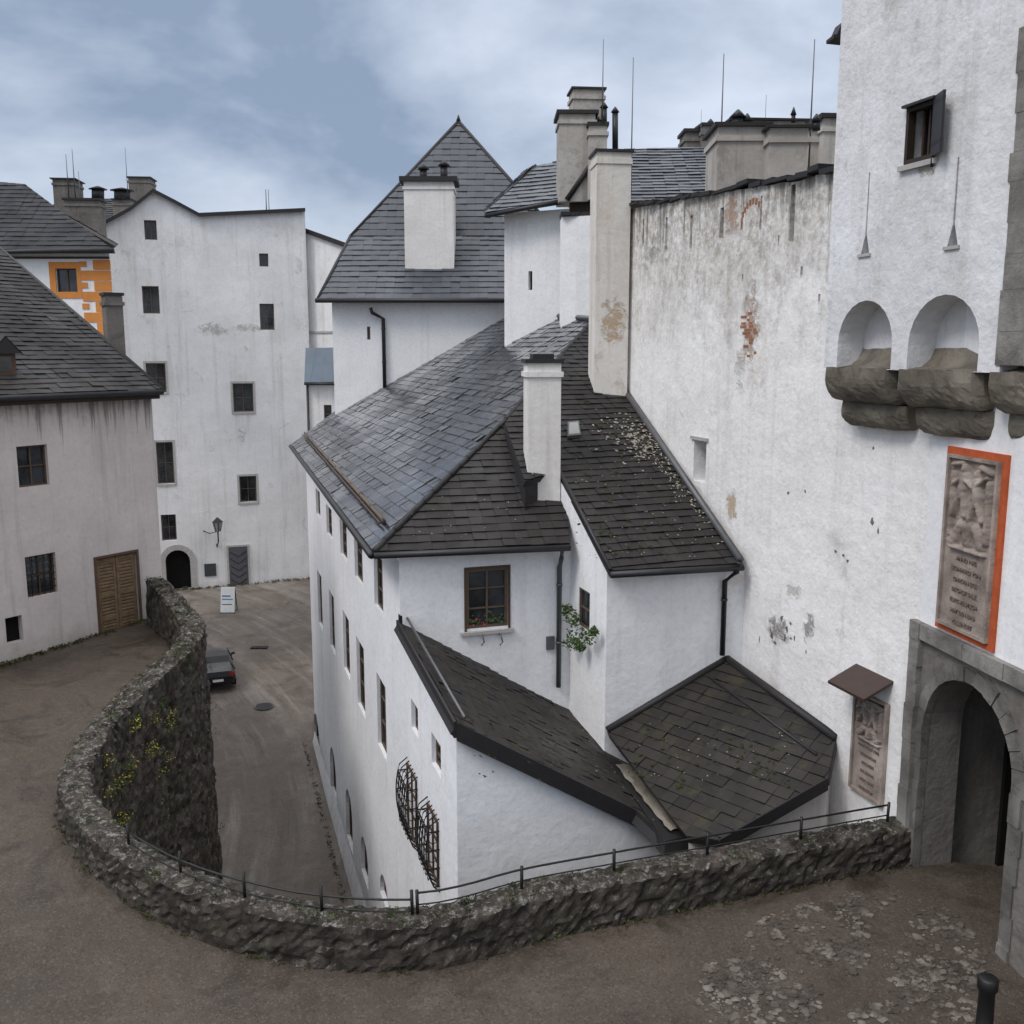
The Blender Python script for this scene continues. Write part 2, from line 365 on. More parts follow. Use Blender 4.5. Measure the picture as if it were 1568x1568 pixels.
def window(b,W,r,depth=.2,frame='wood_frame',nx=2,ny=2,surround=None,grille=False,fw=.05,off=0):
    s0,s1,z0,z1=r; d=off-depth
    tag='windows'
    b.add(tag,'glass_window',[W.p(s0,z0,d-.03),W.p(s1,z0,d-.03),W.p(s1,z1,d-.03),W.p(s0,z1,d-.03)],[(0,1,2,3)])
    o0,o1=d-.02,d+.03
    wbox(b,tag,frame,W,s0,s0+fw,z0,z1,o0,o1); wbox(b,tag,frame,W,s1-fw,s1,z0,z1,o0,o1)
    wbox(b,tag,frame,W,s0+fw,s1-fw,z0,z0+fw,o0,o1-.002); wbox(b,tag,frame,W,s0+fw,s1-fw,z1-fw,z1,o0,o1-.002)
    m=.022
    for i in range(1,nx):
        x=s0+(s1-s0)*i/nx; wbox(b,tag,frame,W,x-m,x+m,z0+fw,z1-fw,o0,o1-.006)
    for j in range(1,ny):
        z=z0+(z1-z0)*j/ny; wbox(b,tag,frame,W,s0+fw,s1-fw,z-m*.8,z+m*.8,o0,o1-.012)
    if surround:
        w=.13; q=.025
        wbox(b,'trim',surround,W,s0-w,s0,z0-w,z1+w,off-.01,off+q); wbox(b,'trim',surround,W,s1,s1+w,z0-w,z1+w,off-.01,off+q)
        wbox(b,'trim',surround,W,s0,s1,z1,z1+w,off-.01,off+q-.003); wbox(b,'trim',surround,W,s0,s1,z0-w,z0,off-.01,off+q+.03)
    if grille:
        for i in range(1,5):
            x=s0+(s1-s0)*i/5; tube(b,'windows','iron_black',[W.p(x,z0,off-.06),W.p(x,z1,off-.06)],.012,6)
        for j in range(1,6):
            z=z0+(z1-z0)*j/6; tube(b,'windows','iron_black',[W.p(s0,z,off-.05),W.p(s1,z,off-.05)],.01,6)
def roof(b,tag,pts,mat,course=.3,col=.36,lift=.028,thick=.14,under='flashing_dark',tiles=True):
    pts=[Vector(p) for p in pts]
    n=Vector((0,0,0))
    for i,p in enumerate(pts):
        q=pts[(i+1)%len(pts)]; n+=p.cross(q)
    n.normalize()
    if n.z<0: n=-n; pts=pts[::-1]
    c=sum(pts,Vector())/len(pts)
    pts=[p-n*((p-c).dot(n)) for p in pts]
    h=Vector((n.y,-n.x,0)); 
    if h.length<1e-4: h=Vector((1,0,0))
    h.normalize(); up=n.cross(h); 
    if up.z<0: up=-up; h=-h
    k=len(pts)
    vs=pts+[p-n*thick for p in pts]
    b.add(tag,under,vs,[tuple(range(k)),tuple(reversed(range(k,2*k)))]+[(i,k+i,k+(i+1)%k,(i+1)%k) for i in range(k)])
    if not tiles: return n
    vmin=min((p-c).dot(up) for p in pts); vmax=max((p-c).dot(up) for p in pts)
    umin=min((p-c).dot(h) for p in pts); umax=max((p-c).dot(h) for p in pts)
    bm=bmesh.new(); bm.faces.new([bm.verts.new(p) for p in pts])
    i=1
    while vmin+i*course<vmax:
        bmesh.ops.bisect_plane(bm,geom=bm.verts[:]+bm.edges[:]+bm.faces[:],plane_co=c+up*(vmin+i*course),plane_no=up); i+=1
    i=1
    while umin+i*col<umax:
        bmesh.ops.bisect_plane(bm,geom=bm.verts[:]+bm.edges[:]+bm.faces[:],plane_co=c+h*(umin+i*col),plane_no=h); i+=1
    V=[];Fs=[];UV=[]
    for f in bm.faces:
        cc=f.calc_center_median()-c
        ki=math.floor((cc.dot(up)-vmin)/course); ui=math.floor((cc.dot(h)-umin)/col)
        j=U(-.006,.010)+.03*noise.noise(cc*.45); tw=U(-.012,.012); tv=U(-.008,.008)
        if R()<.012: tw*=3; tv=.02
        o=len(V); uv=[]
        for l in f.verts:
            q=l.co-c; t=(q.dot(up)-vmin)/course-ki; tu=(q.dot(h)-umin)/col-ui
            V.append(l.co+n*(lift*(1-t)+.024+j+tw*(tu-.5)+tv*(t-.5)))
            uv.append((q.dot(h)-umin,q.dot(up)-vmin))
        Fs.append(list(range(o,o+len(f.verts)))); UV.append(uv)
        low=[(l.co) for l in f.verts if abs((l.co-c).dot(up)-vmin-ki*course)<1e-4]
        if len(low)==2:
            o=len(V); a,d=low
            V+=[a+n*(lift+.02+j),d+n*(lift+.02+j),d+n*.002,a+n*.002]; Fs.append([o,o+1,o+2,o+3])
            UV.append([( (a-c).dot(h)-umin,ki*course+.02)]*4)
    bm.free()
    b.add(tag,mat,V,Fs,UV)
    return n
def skirt(b,tag,mat,pts,drop,inset=Vector((0,0,0))):
    for a,c in zip(pts,pts[1:]):
        a=Vector(a)+inset; c=Vector(c)+inset; dz=Vector((0,0,drop))
        b.add(tag,mat,[a,c,c-dz,a-dz],[(0,1,2,3)])
def chimney(b,tag,px0,px1,ytop,Y,zbase,depth=.8,mat='plaster_chimney',rot=.0,cap=True,capover=.1,capt=.09):
    a=atY(px0,ytop,Y); c=atY(px1,ytop,Y); w=(c.x-a.x); d=Vector((math.cos(rot),math.sin(rot),0)); n=Vector((-math.sin(rot),math.cos(rot),0))
    o=Vector((a.x,a.y,zbase)); z=a.z
    box(b,tag,mat,o,d*w,n*depth,Vector((0,0,z-zbase)))
    if cap:
        box(b,tag,mat,Vector((a.x,a.y,z-.32))-d*.05-n*.05,d*(w+.1),n*(depth+.1),Vector((0,0,.12)))
        box(b,tag,'flashing_dark',Vector((a.x,a.y,z+.002))-d*capover-n*capover,d*(w+2*capover),n*(depth+2*capover),Vector((0,0,capt)))
    return a
ROT=math.atan(.3164)
fd=Vector((math.cos(ROT),math.sin(ROT),0))
# --------------------------------------------------------- ground
g=Bld('ground')
g.add('s','ground_far',[(-1500,-1500,-18.2),(1500,-1500,-18.2),(1500,1500,-18.2),(-1500,1500,-18.2)],[(0,1,2,3)]); g.finish()
ln=Bld('courtyard_lane_pavement')
vs=[];fs=[]; xs=[-45+i*1.5 for i in range(42)]; ys=[12+i*1.5 for i in range(50)]
for y in ys:
    for x in xs: vs.append((x,y,zl(y)+.03*noise.noise(Vector((x*.3,y*.3,0)))))
for j in range(len(ys)-1):
    for i in range(len(xs)-1):
        k=j*len(xs)+i; fs.append((k,k+1,k+1+len(xs),k+len(xs)))
ln.add('s','ground_lane',vs,fs,smooth=True); ln.finish()

PP=[(238,886,1.35),(272,925,1.1),(294,957,.95),(276,992,.85),(222,1040,.75),(165,1095,.7),(127,1150,.65),(112,1192,.62),(130,1237,.6),(174,1282,.62),(235,1323,.64),(320,1360,.66),(420,1386,.67),(520,1401,.67),(640,1404,.66),(720,1389,.66),(800,1366,.66),(950,1337,.65),(1100,1310,.64),(1250,1283,.62),(1385,1259,.62)]
C=[]
for px,py,h in PP:
    r=ray(px,py); k=r.z/r.y; Y=(-9.64+h)/(k-.053); C.append(Vector((r.x/r.y*Y,Y,h)))
def cr(p0,p1,p2,p3,t):
    return .5*((2*p1)+(-p0+p2)*t+(2*p0-5*p1+4*p2-p3)*t*t+(-p0+3*p1-3*p2+p3)*t*t*t)
dense=[]
for i in range(len(C)-1):
    p0=C[max(i-1,0)];p3=C[min(i+2,len(C)-1)]
    for k in range(40): dense.append(cr(p0,C[i],C[i+1],p3,k/40))
dense.append(C[-1])
line=[dense[0]]; 
for p in dense:
    if (Vector((p.x,p.y))-Vector((line[-1].x,line[-1].y))).length>=.07: line.append(p)
for _ in range(8):
    line=[line[0]]+[(line[i-1]+line[i]*2+line[i+1])/4 for i in range(1,len(line)-1)]+[line[-1]]
def tang(i):
    a=line[max(i-3,0)];c=line[min(i+3,len(line)-1)]; d=Vector((c.x-a.x,c.y-a.y,0)).normalized(); return d
terr=[(p.x,p.y) for p in line[::2]]
terr=terr+[(9.5,15.5),(16,15),(16,-12),(-45,-12),(-45,42),(-17.5,42),(-12.2,31)]
tb=Bld('terrace_road')
tb.add('s','ground_terrace',[(x,y,zt(y)) for x,y in terr],[tuple(range(len(terr)))]); tb.finish()
pw=Bld('stone_retaining_wall')
hw=.26
vs=[];fs=[];cols=None
for i,p in enumerate(line):
    d=tang(i); nl=Vector((-d.y,d.x,0))
    base=zt(p.y); top=base+p.z; row=[]
    for k in range(10): row.append((-hw-.06*(1-k/9),base-.08+(top-.03-base+.08)*k/9,'t'))
    row.append((-hw+.04,top,'u'))
    for k in range(1,7): row.append((-hw+.04+(2*hw-.08)*k/7,top+.02*math.sin(math.pi*k/7),'u'))
    row.append((hw-.04,top,'u'))
    nb=90; zb=zl(p.y)-.3
    for k in range(nb+1):
        z=top-.03+(zb-top+.03)*k/nb
        row.append((hw+.02+.03*(top-z)*.6,z,'l'))
    if cols is None: cols=len(row)
    for (o,z,kd) in row:
        q=Vector((p.x,p.y,z))+nl*o
        s=q*3.0+Vector((noise.noise(q*2.3),noise.noise(q*2.3+Vector((9,0,0))),noise.noise(q*2.3+Vector((0,9,0)))))*.6
        vd=noise.voronoi(Vector((s.x,s.y,s.z*1.7)))[0]
        hgt=min(vd[1]-vd[0],.16)/.16
        dsp=.055*(hgt-.6)+.035*noise.noise(q*1.1)+.025*noise.noise(q*7)+.02*noise.noise(q*17)
        if kd=='t': q+=-nl*dsp
        elif kd=='l': q+=nl*dsp*1.7
        else: q.z+=dsp*.9
        vs.append(q)
for i in range(len(line)-1):
    for k in range(cols-1):
        a=i*cols+k; fs.append((a,a+cols,a+cols+1,a+1))
pw.add('s','stone_rubble',vs,fs,smooth=False)
pw.add('s','stone_rubble',[vs[k] for k in range(cols)],[tuple(range(cols))])
pw.finish()
rl=Bld('iron_railing')
def nearest_px(px,lo=0):
    best=None
    for i in range(lo,len(line)):
        p=line[i]; z=zt(p.y)+p.z
        dep=p.y*cp-z*sp; x=784+FOC*p.x/dep
        e=abs(x-px)
        if best is None or e<best[0]: best=(e,i)
    return best[1]
i0=min(range(len(line)),key=lambda i: abs(line[i].y-17.2) + (100 if line[i].x>0 else 0))
posts=[nearest_px(x,lo=i0+3) for x in (195,275,373,494,630,643,797,944,1088,1225,1358)]
for i in posts:
    p=line[i]; z=zt(p.y)+p.z; d=tang(i); nl=Vector((-d.y,d.x,0)); q=Vector((p.x,p.y,z-.1))+nl*.05
    tube(rl,'posts','iron_black',[q,q+Vector((U(-.01,.01),U(-.01,.01),.5))],.026,8)
def rail(i1,i2,hgt,rr):
    pts=[]
    for i in list(range(i1,i2,4))+[i2]:
        p=line[i]; d=tang(i); nl=Vector((-d.y,d.x,0)); pts.append(Vector((p.x,p.y,zt(p.y)+p.z-.1+hgt+.008*noise.noise(p*.9)))+nl*.05)
    tube(rl,'rails','iron_black',pts,rr,6)
for hgt,rr in ((.45,.017),(.26,.012)):
    rail(posts[0],posts[4],hgt-.1,rr); rail(posts[5],posts[-1],hgt,rr)
rl.finish()

# --------------------------------------------------------- main building
mb=Bld('white_castle_house')
WF=Wall((Fx(40.2),40.2),(Fx(16.45),16.45))
sN=WF.L
sA=WF.sY(21.25)
outF=[(0,-17.9),(sN,-17.9),(sN,-6.72),(sA,-6.08),(sA,-4.62),(0,-4.35)]
wins=[(573,852,586,934),(543,829,555,890),(521,801,531,854),(500,777,508,821),(484,751,490,790),
      (578,1043,591,1150),(547,986,558,1086),(526,944,535,1030),(505,911,512,993),(487,880,493,957)]
holesF=[];wr=[]
for w in wins:
    r=WF.rect(*w); wr.append(r); holesF.append(rh(r))
for w in [(630,1078,640,1122),(661,1132,675,1180)]:
    r=WF.rect(*w); wr.append(r); holesF.append(rh(r))
low=[(481,1098,489,1158),(506,1150,514,1215),(530,1215,539,1290),(553,1287,563,1345),(582,1345,594,1382)]
lowr=[]
for w in low:
    r=WF.rect(*w); r=(r[0],r[1],max(r[2],-16.9),r[3]); lowr.append(r); holesF.append(archh(*r))
panel(mb,'walls','plaster_facade',WF,outF,holesF,.22)
for r in wr: window(mb,WF,r,.12,'wood_frame',2,3)
for r in lowr: window(mb,WF,r,.15,'wood_brown',2,2)
mb.add('walls','plaster_facade',[WF.p(0,-16.2,.012),WF.p(sN,-16.6,.012),WF.p(sN,-17.9,.28),WF.p(0,-17.9,.4)],[(0,1,2,3)])
def basket(b,W,r,out=.34):
    s0,s1,z0,z1=r
    n=5
    for i in range(n+1):
        s=s0+(s1-s0)*i/n; pts=[]
        for k in range(13):
            t=k/12; o=out*(.45+.55*math.sin(math.pi*min(1,(1-t)*1.1))**.7) if 0<k<12 else 0.0
            pts.append(W.p(s,z0+(z1-z0)*t,o))
        tube(b,'grilles','iron_black',pts,.015,5)
    for k in range(1,12):
        t=k/12; o=out*(.45+.55*math.sin(math.pi*min(1,(1-t)*1.1))**.7)
        z=z0+(z1-z0)*t
        if k%3==1: tube(b,'grilles','iron_black',[W.p(s0,z,0),W.p(s0,z,o),W.p(s1,z,o),W.p(s1,z,0)],.017,5)
        if k%3==0:
            for i in range(n):
                s=s0+(s1-s0)*(i+.5)/n; rr=(s1-s0)/n*.45
                tube(b,'grilles','iron_black',[W.p(s+rr*math.cos(a*.7),z+rr*1.6*math.sin(a*.7),o) for a in range(10)],.010,4)
            for sd in (s0,s1):
                tube(b,'grilles','iron_black',[W.p(sd,z+.12*math.sin(a*.7),o*.5+o*.4*math.cos(a*.7)) for a in range(10)],.010,4)
b1=WF.rect(625,1176,640,1285); b2=WF.rect(656,1238,673,1345)
basket(mb,WF,b1,.27); basket(mb,WF,b2,.27)
for r in (b1,b2):
    window(mb,WF,(r[0]+.05,r[1]-.05,r[2]+.1,r[3]-.1),-.02,'wood_brown',2,3,off=-.01)
A0=(Fx(21.25),21.25); 
WA=Wall(A0,(A0[0]+4.05,A0[1]+4.05*.3164))
rA=WA.rect(714,870,778,961)
panel(mb,'walls','plaster_white',WA,[(0,-9.5),(WA.L,-9.5),(WA.L,-4.55),(0,-4.55)],[rh(rA)],.2)
window(mb,WA,rA,.06,'wood_frame',2,3,fw=.07)
s0,s1,z0,z1=rA; wbox(mb,'trim','wood_brown',WA,s0-.05,s0,z0-.05,z1+.05,-.02,.03); wbox(mb,'trim','wood_brown',WA,s1,s1+.05,z0-.05,z1+.05,-.02,.03)
wbox(mb,'trim','wood_brown',WA,s0,s1,z1,z1+.05,-.02,.028); wbox(mb,'trim','plaster_chimney',WA,s0-.15,s1+.12,z0-.13,z0-.055,-.02,.10)
for k in range(60):
    x=U(s0+.08,s1-.08); z=z0+.08+abs(random.gauss(0,.16)); q=WA.p(x,z,-.03+U(0,.05)); e=U(.015,.035)
    mb.add('flowers','flower_red' if R()<.22 else 'leaf_green',[q+Vector((-e,0,-e)),q+Vector((e*.4,U(-.02,.02),-e)),q+Vector((e,0,e*.5)),q+Vector((-e*.6,U(-.02,.02),e))],[(0,1,2,3)])
for px in (736,764):
    a,z=WA.st(px,970); tube(mb,'fittings','pipe_grey',[WA.p(a,z,0),WA.p(a,z,.15),WA.p(a+.03,z-.15,.2),WA.p(a,z-.25,.1)],.018,6)
bx=WA.rect(836,974,848,994); wbox(mb,'fittings','pipe_grey',WA,bx[0],bx[1],bx[2],bx[3],0,.05)
BC=(2.03,20.4); BE=(BC[0]+3.19,BC[1]+3.19*.3164)
WBf=Wall(BC,BE); 
panel(mb,'walls','plaster_white',WBf,[(0,-10),(WBf.L,-10),(WBf.L,-4.72),(0,-4.72)])
bs_end=(BC[0]-.3164*4.6,BC[1]+4.6)
WBs=Wall(bs_end,BC)
rB=WBs.rect(886,903,903,962)
pB0=atY(935,875,20.1); pB1=atY(1137,864,21.15); 
pB2=onpl(947,585,PLW)
PB=plane3(pB0,pB1,pB2)
def zpl(pl,x,y): p,n=pl; return p.z-((x-p.x)*n.x+(y-p.y)*n.y)/n.z
topB=lambda s: zpl(PB,WBs.p(s,0).x,WBs.p(s,0).y)-.12
panel(mb,'walls','plaster_white',WBs,[(0,-10),(WBs.L,-10),(WBs.L,topB(WBs.L)),(0,topB(0))],[rh(rB)],.15)
window(mb,WBs,rB,.05,'wood_frame',1,2)
E1=atY(573,846,20.95); E2=atY(447,681,42.0); E5=onpl(908,493,PB)
PL=plane3(E1,E2,E5)
Rr=onpl(775,645,PL)
E4=onpl(787,482,PL)
E4b=Vector((E4.x,E4.y+1.0,zpl(PL,E4.x,E4.y+1.0)))
q=Vector((-4.5,45.5,0)); E3b=Vector((q.x,q.y,zpl(PL,q.x,q.y)))
q=Vector((-8.0,44.2,0)); E2b=Vector((q.x,q.y,zpl(PL,q.x,q.y)))
roof(mb,'roof_left_slope',[E1,E2,E2b,E3b,E4b,E5,Rr],'roof_slate_wet',.30,.4,lift=.018)
ER=atY(873,834,21.9); PA=plane3(E1,ER,Rr)
a1=onpl(868,775,PA); a2=onpl(812,735,PA)
roof(mb,'roof_front_hip',[E1,ER,a1,a2,Rr],'roof_brown',.26,.32,lift=.022)
b1_=onpl(803,738,PB); b2_=onpl(856,722,PB)
RB=onpl(773,648,PB); E5B=onpl(908,493,PB); mid=onpl(845,565,PB)
roof(mb,'roof_right_slope',[RB,b1_,b2_,pB0,pB1,pB2,E5B,mid],'roof_brown',.26,.32,lift=.022)
skirt(mb,'walls','flashing_dark',[b1_,b2_],1.3,Vector((0,.12,-.1)))
skirt(mb,'walls','flashing_dark',[RB,b1_],1.0,Vector((.02,0,-.1)))
def capline(a,c,r,mat='flashing_dark',tag='ridge_caps'):
    n=max(2,int((c-a).length/.4)); 
    for i in range(n):
        p=a+(c-a)*(i/n); q=a+(c-a)*((i+1.08)/n); j=Vector((U(-.01,.01),U(-.01,.01),U(-.01,.01))); tube(mb,tag,mat,[p+j+Vector((0,0,.03)),q+j+Vector((0,0,.045))],[r*1.1,r*.92],8)
capline(E1,Rr,.075); capline(Rr,E5,.09); 
tube(mb,'ridge_caps','pipe_grey',[pB1+Vector((-.05,0,.1)),pB2+Vector((-.05,0,.1))],.09,6)
tube(mb,'ridge_caps','metal_dark',[b2_+Vector((0,0,.04)),pB0+Vector((0,0,.04))],.05,6)
tube(mb,'ridge_caps','pipe_grey',[E5+Vector((0,0,.1)),E4+Vector((0,0,.1))],.10,6)
def gutter(b,a,c,r=.075): tube(b,'gutters','metal_dark',[a+Vector((0,0,-.06)),c+Vector((0,0,-.06))],r,8)
gl=WF.n*.06; gutter(mb,E1+gl,E2+gl,.085); gutter(mb,E1+Vector((0,-.06,0)),ER+Vector((0,-.06,0))); gutter(mb,pB0+Vector((0,-.06,0)),pB1+Vector((0,-.06,0)))
sg=[onpl(470,668,PL),onpl(530,735,PL),onpl(593,805,PL)]
nL=PL[1]
tube(mb,'snow_guard','wood_frame',[p+nL*.14 for p in sg],.05,8)
tube(mb,'snow_guard','copper_brown',[p+nL*.09+WF.n*.13 for p in sg],.03,6)
for k in range(12):
    p=sg[0]+(sg[2]-sg[0])*k/11; tube(mb,'snow_guard','metal_dark',[p,p+nL*.22],.02,5)
def pipe(b,W,px,y0,y1,off=.09,r=.05,mat='metal_dark',bend=None):
    a,zz=W.st(px,(y0+y1)/2,off); z0=W.st(px,y0,off)[1]; z1=W.st(px,y1,off)[1]
    pts=[W.p(a,z0,off),W.p(a,z1,off)]
    if bend: pts=[W.p(a+bend,z0+.45,off+.25),W.p(a+bend*.9,z0+.25,off+.2)]+pts
    tube(b,'downpipes',mat,pts,r,8)
    z=z0-.4
    while z>z1: tube(b,'downpipes',mat,[W.p(a,z,off),W.p(a,z-.05,off)],r*1.25,8); z-=1.4
pipe(mb,WA,856,868,1052,bend=-.03,r=.06,mat='pipe_grey'); pipe(mb,WBf,1108,890,1003,bend=.2,r=.06)
ycm=onpl(835,772,PA).y
cb_=onpl(835,778,PA).z
chimney(mb,'chimney',808,860,556,ycm,cb_-.45,.85,'plaster_chimney_clean',rot=.1,capover=.06)
cpt=atY(808,556,ycm)
box(mb,'chimney','flashing_dark',Vector((cpt.x+.12,cpt.y+.1,cpt.z+.09)),(.5,.06,0),(-.06,.5,0),(0,0,.12))
sk=[onpl(868,652,PB),onpl(885,650,PB),onpl(888,672,PB),onpl(868,674,PB)]
nB=PB[1]
mb.add('skylight','pipe_grey',[p+nB*.04 for p in sk]+[p+nB*.13 for p in sk],[(4,5,6,7),(0,1,5,4),(1,2,6,5),(2,3,7,6),(3,0,4,7)])
mb.add('skylight','lamp_glass',[sk[0]*.9+sk[2]*.1+nB*.135,sk[1]*.9+sk[3]*.1+nB*.135,sk[2]*.9+sk[0]*.1+nB*.135,sk[3]*.9+sk[1]*.1+nB*.135],[(0,1,2,3)])
pa0=atY(610,953,21.3); pa1=atY(699,1110,16.25); pa2=atY(972,1243,17.35); PAn=plane3(pa0,pa1,pa2)
tr=onpl(860,1053,PAn); br=onpl(1022,1290,PAn)
roof(mb,'annex_roof_left',[pa0,tr,onpl(910,1112,PAn),br,pa2,pa1],'roof_moss',.26,.32,thick=.2,lift=.018)
WN=Wall((Fx(16.45),16.45),(Fx(16.45)+4.4,16.45+4.4*.3164))
tn=lambda s: zpl(PAn,WN.p(s,0).x,WN.p(s,0).y)-.2
panel(mb,'walls','plaster_white',WN,[(0,-17.9),(WN.L,-17.9),(WN.L,tn(WN.L)),(0,tn(0))])
def board(b,tag,mat,a,c,h,n,th=.05):
    n=Vector(n).normalized(); b.add(tag,mat,[a,c,c-Vector((0,0,h)),a-Vector((0,0,h)),a+n*th,c+n*th,c+n*th-Vector((0,0,h)),a+n*th-Vector((0,0,h))],[(4,5,6,7),(0,1,5,4),(3,2,6,7),(0,3,7,4),(1,2,6,5)])
up6=Vector((0,0,.06))
board(mb,'fascia','flashing_dark',pa1+up6,pa2+up6,.34,WN.n)
board(mb,'fascia','flashing_dark',pa0+up6,pa1+up6,.3,WF.n)
board(mb,'fascia','flashing_dark',pa2+up6,br+up6,.34,WN.n)
board(mb,'fascia','flashing_dark',pa0+Vector((0,.0,.2)),tr+Vector((0,0,.2)),.25,WN.n,.1)
tube(mb,'ridge_caps','pipe_grey',[pa0+Vector((.2,0,.1)),pa1+Vector((.14,.1,.1))],.03,6)
c0=atY(930,1122,20.3); c1=WBf.st(1112,1012); c1=WBf.p(c1[0],c1[1],.02)
WW=Wall((Wx(28.6),28.6),(Wx(15.9),15.9))
c2=WW.st(1280,1135,.02); c2=WW.p(c2[0],c2[1],.02)
PBn=plane3(c0,c1,c2)
d1=onpl(1268,1193,PBn); d2=onpl(1102,1288,PBn); d3=onpl(1052,1282,PBn)
roof(mb,'annex_roof_right',[c0,c1,c2,d1,d2,d3],'roof_moss',.26,.32,lift=.014,thick=.16)
board(mb,'fascia','flashing_dark',d2+Vector((0,0,.05)),d1+Vector((0,0,.05)),.25,(-.1,-1,0))
tube(mb,'ridge_caps','flashing_dark',[c1+up6,c2+up6],.09,6)
tube(mb,'ridge_caps','flashing_dark',[c0+up6,c1+up6],.08,6)
tube(mb,'ridge_caps','metal_dark',[onpl(1085,1040,PBn)+up6,onpl(1250,1160,PBn)+up6],.03,6)
skirt(mb,'walls','plaster_chimney_clean',[d3,d2,d1,c2],6,Vector((.1,.35,-.15)))
nA=PAn[1]; L3=Vector((0,0,.07))
gA=[onpl(868,1072,PAn)+L3,onpl(888,1070,PAn)+L3,onpl(950,1160,PAn)+L3,onpl(1058,1284,PAn)+L3,onpl(1018,1294,PAn)+L3,onpl(925,1160,PAn)+L3]
mb.add('valley_gutter','flashing_dark',gA+[p-Vector((0,0,.35)) for p in gA],[(0,1,2,3,4,5)]+[(i,6+i,6+(i+1)%6,(i+1)%6) for i in range(6)])
gB=[onpl(942,1178,PAn),onpl(962,1176,PAn),onpl(1046,1274,PAn),onpl(1026,1282,PAn)]
nseg=14; vs=[];fs=[]
for i in range(nseg+1):
    a=gB[0].lerp(gB[3],i/nseg); c=gB[1].lerp(gB[2],i/nseg)
    for k in range(4): q=a.lerp(c,k/3); q=q+Vector((U(-.03,.03),U(-.03,.03),.09+U(0,.04))); vs.append(q)
for i in range(nseg):
    for k in range(3): fs.append((i*4+k,i*4+k+1,i*4+k+5,i*4+k+4))
mb.add('valley_gutter','debris',vs,fs)
def litter(b,tag,mat,pl,px0,py0,px1,py1,n,sz=(.02,.05),gauss=True,sx=18,sy=10):
    p_,nn=pl
    for k in range(n):
        if gauss: t=random.gauss(.5,.22); px=px0+(px1-px0)*t+random.gauss(0,sx); py=py0+(py1-py0)*t+random.gauss(0,sy)
        else: px=U(px0,px1); py=U(py0,py1)
        q=onpl(px,py,pl)+nn*.065; e=U(*sz); a=Vector((U(-1,1),U(-1,1),0)).normalized(); a=(a-nn*a.dot(nn)).normalized(); c=nn.cross(a)
        b.add(tag,mat,[q-a*e-c*e*.6,q+a*e-c*e*.4+nn*e*.3,q+a*e*.7+c*e*.6,q-a*e*.8+c*e*.5+nn*e*.4],[(0,1,2,3)])
litter(mb,'roof_litter','debris',PB,940,640,1010,715,260,(.015,.05),sx=22)
litter(mb,'roof_litter','debris',PB,960,640,1110,840,160,(.012,.035),sx=8,sy=6)
litter(mb,'roof_litter','debris',PB,880,640,1080,860,130,(.008,.025),False)
litter(mb,'roof_litter','moss_green',PB,880,600,1080,860,160,(.02,.06),False)
litter(mb,'roof_litter','debris',PAn,860,1070,1000,1240,80,(.01,.03))
litter(mb,'roof_litter','moss_green',PAn,720,1010,960,1200,90,(.02,.05),False)
litter(mb,'roof_litter','debris',PBn,960,1110,1230,1200,50,(.008,.02),False)
litter(mb,'roof_litter','moss_green',PBn,960,1110,1210,1210,90,(.02,.05),False)
litter(mb,'roof_litter','debris',PL,600,800,640,760,20,(.01,.02))
litter(mb,'roof_litter','debris',PA,620,760,800,830,25,(.008,.02),False)
mb.finish()

# --------------------------------------------------------- great wall
gw=Bld('weathered_castle_wall')
ztopW=lambda s: 3.88+(3.25-3.88)*s/WW.sY(19.0)
top=[];n=46
for i in range(n+1):
    s=WW.L*i/n; top.append((s,ztopW(s)+.07*noise.noise(Vector((s*1.3,0,3)))))
outW=[(0,-10.5),(WW.L,-10.5)]+top[::-1]
def slit(cx,y0,y1,w): 
    s,_=WW.st(cx,(y0+y1)/2); z0=WW.st(cx,y1)[1]; z1=WW.st(cx,y0)[1]
    return [(s-w/2,z0+.12),(s,z0),(s+w/2,z0+.12),(s+w*.45,z1),(s-w*.4,z1)]
hW=[slit(985,335,380,.10),slit(1020,333,388,.13),slit(1058,330,388,.14),slit(1105,318,372,.2),slit(1165,300,360,.08),slit(1213,283,378,.18),slit(1227,408,430,.08),slit(1254,450,470,.08),slit(1192,360,378,.06),slit(1137,420,436,.06)]
rW=WW.rect(1062,674,1081,738); hW.append(rh(rW))
panel(gw,'wall','plaster_great_wall',WW,outW,hW,.45)
for h in hW:
    gw.add('openings','interior_dark' if h is not hW[-1] else 'plaster_grey_recess',[WW.p(a,z,-.4) for a,z in h],[tuple(range(len(h)))])
wbox(gw,'openings','surround_grey',WW,rW[0]-.12,rW[1]+.1,rW[3],rW[3]+.08,-.05,.05)
gw.add('wall','plaster_great_wall',[WW.p(0,-10,-1.1),WW.p(WW.L,-10,-1.1),WW.p(WW.L,3.2,-1.1),WW.p(0,3.85,-1.1)],[(3,2,1,0)])
s=0
while s<WW.L-.2:
    w=U(.35,.8); z=ztopW(s+w/2)+.02
    box(gw,'coping','flashing_dark',WW.p(s,z+U(-.04,.05),.13+U(-.05,.06)),WW.d*(w-.01)+Vector((0,0,U(-.03,.03))),WW.n*-1.35,Vector((0,0,U(.05,.1)))); s+=w
def patch(b,W,cx,cy,rx,ry,n,mat='brick_red',bw=.2,bh=.07):
    for k in range(n):
        a=random.gauss(0,.4); c=random.gauss(0,.4)
        s,z=W.st(cx+a*rx,cy+c*ry); z=round(z/bh)*bh
        wbox(b,'brick',mat,W,s-bw*U(.2,.5),s+bw*U(.2,.5),z,z+bh*.8,-.03,U(.002,.008))
patch(gw,WW,1146,510,11,42,30); patch(gw,WW,1136,545,9,14,8,'plaster_pillar')
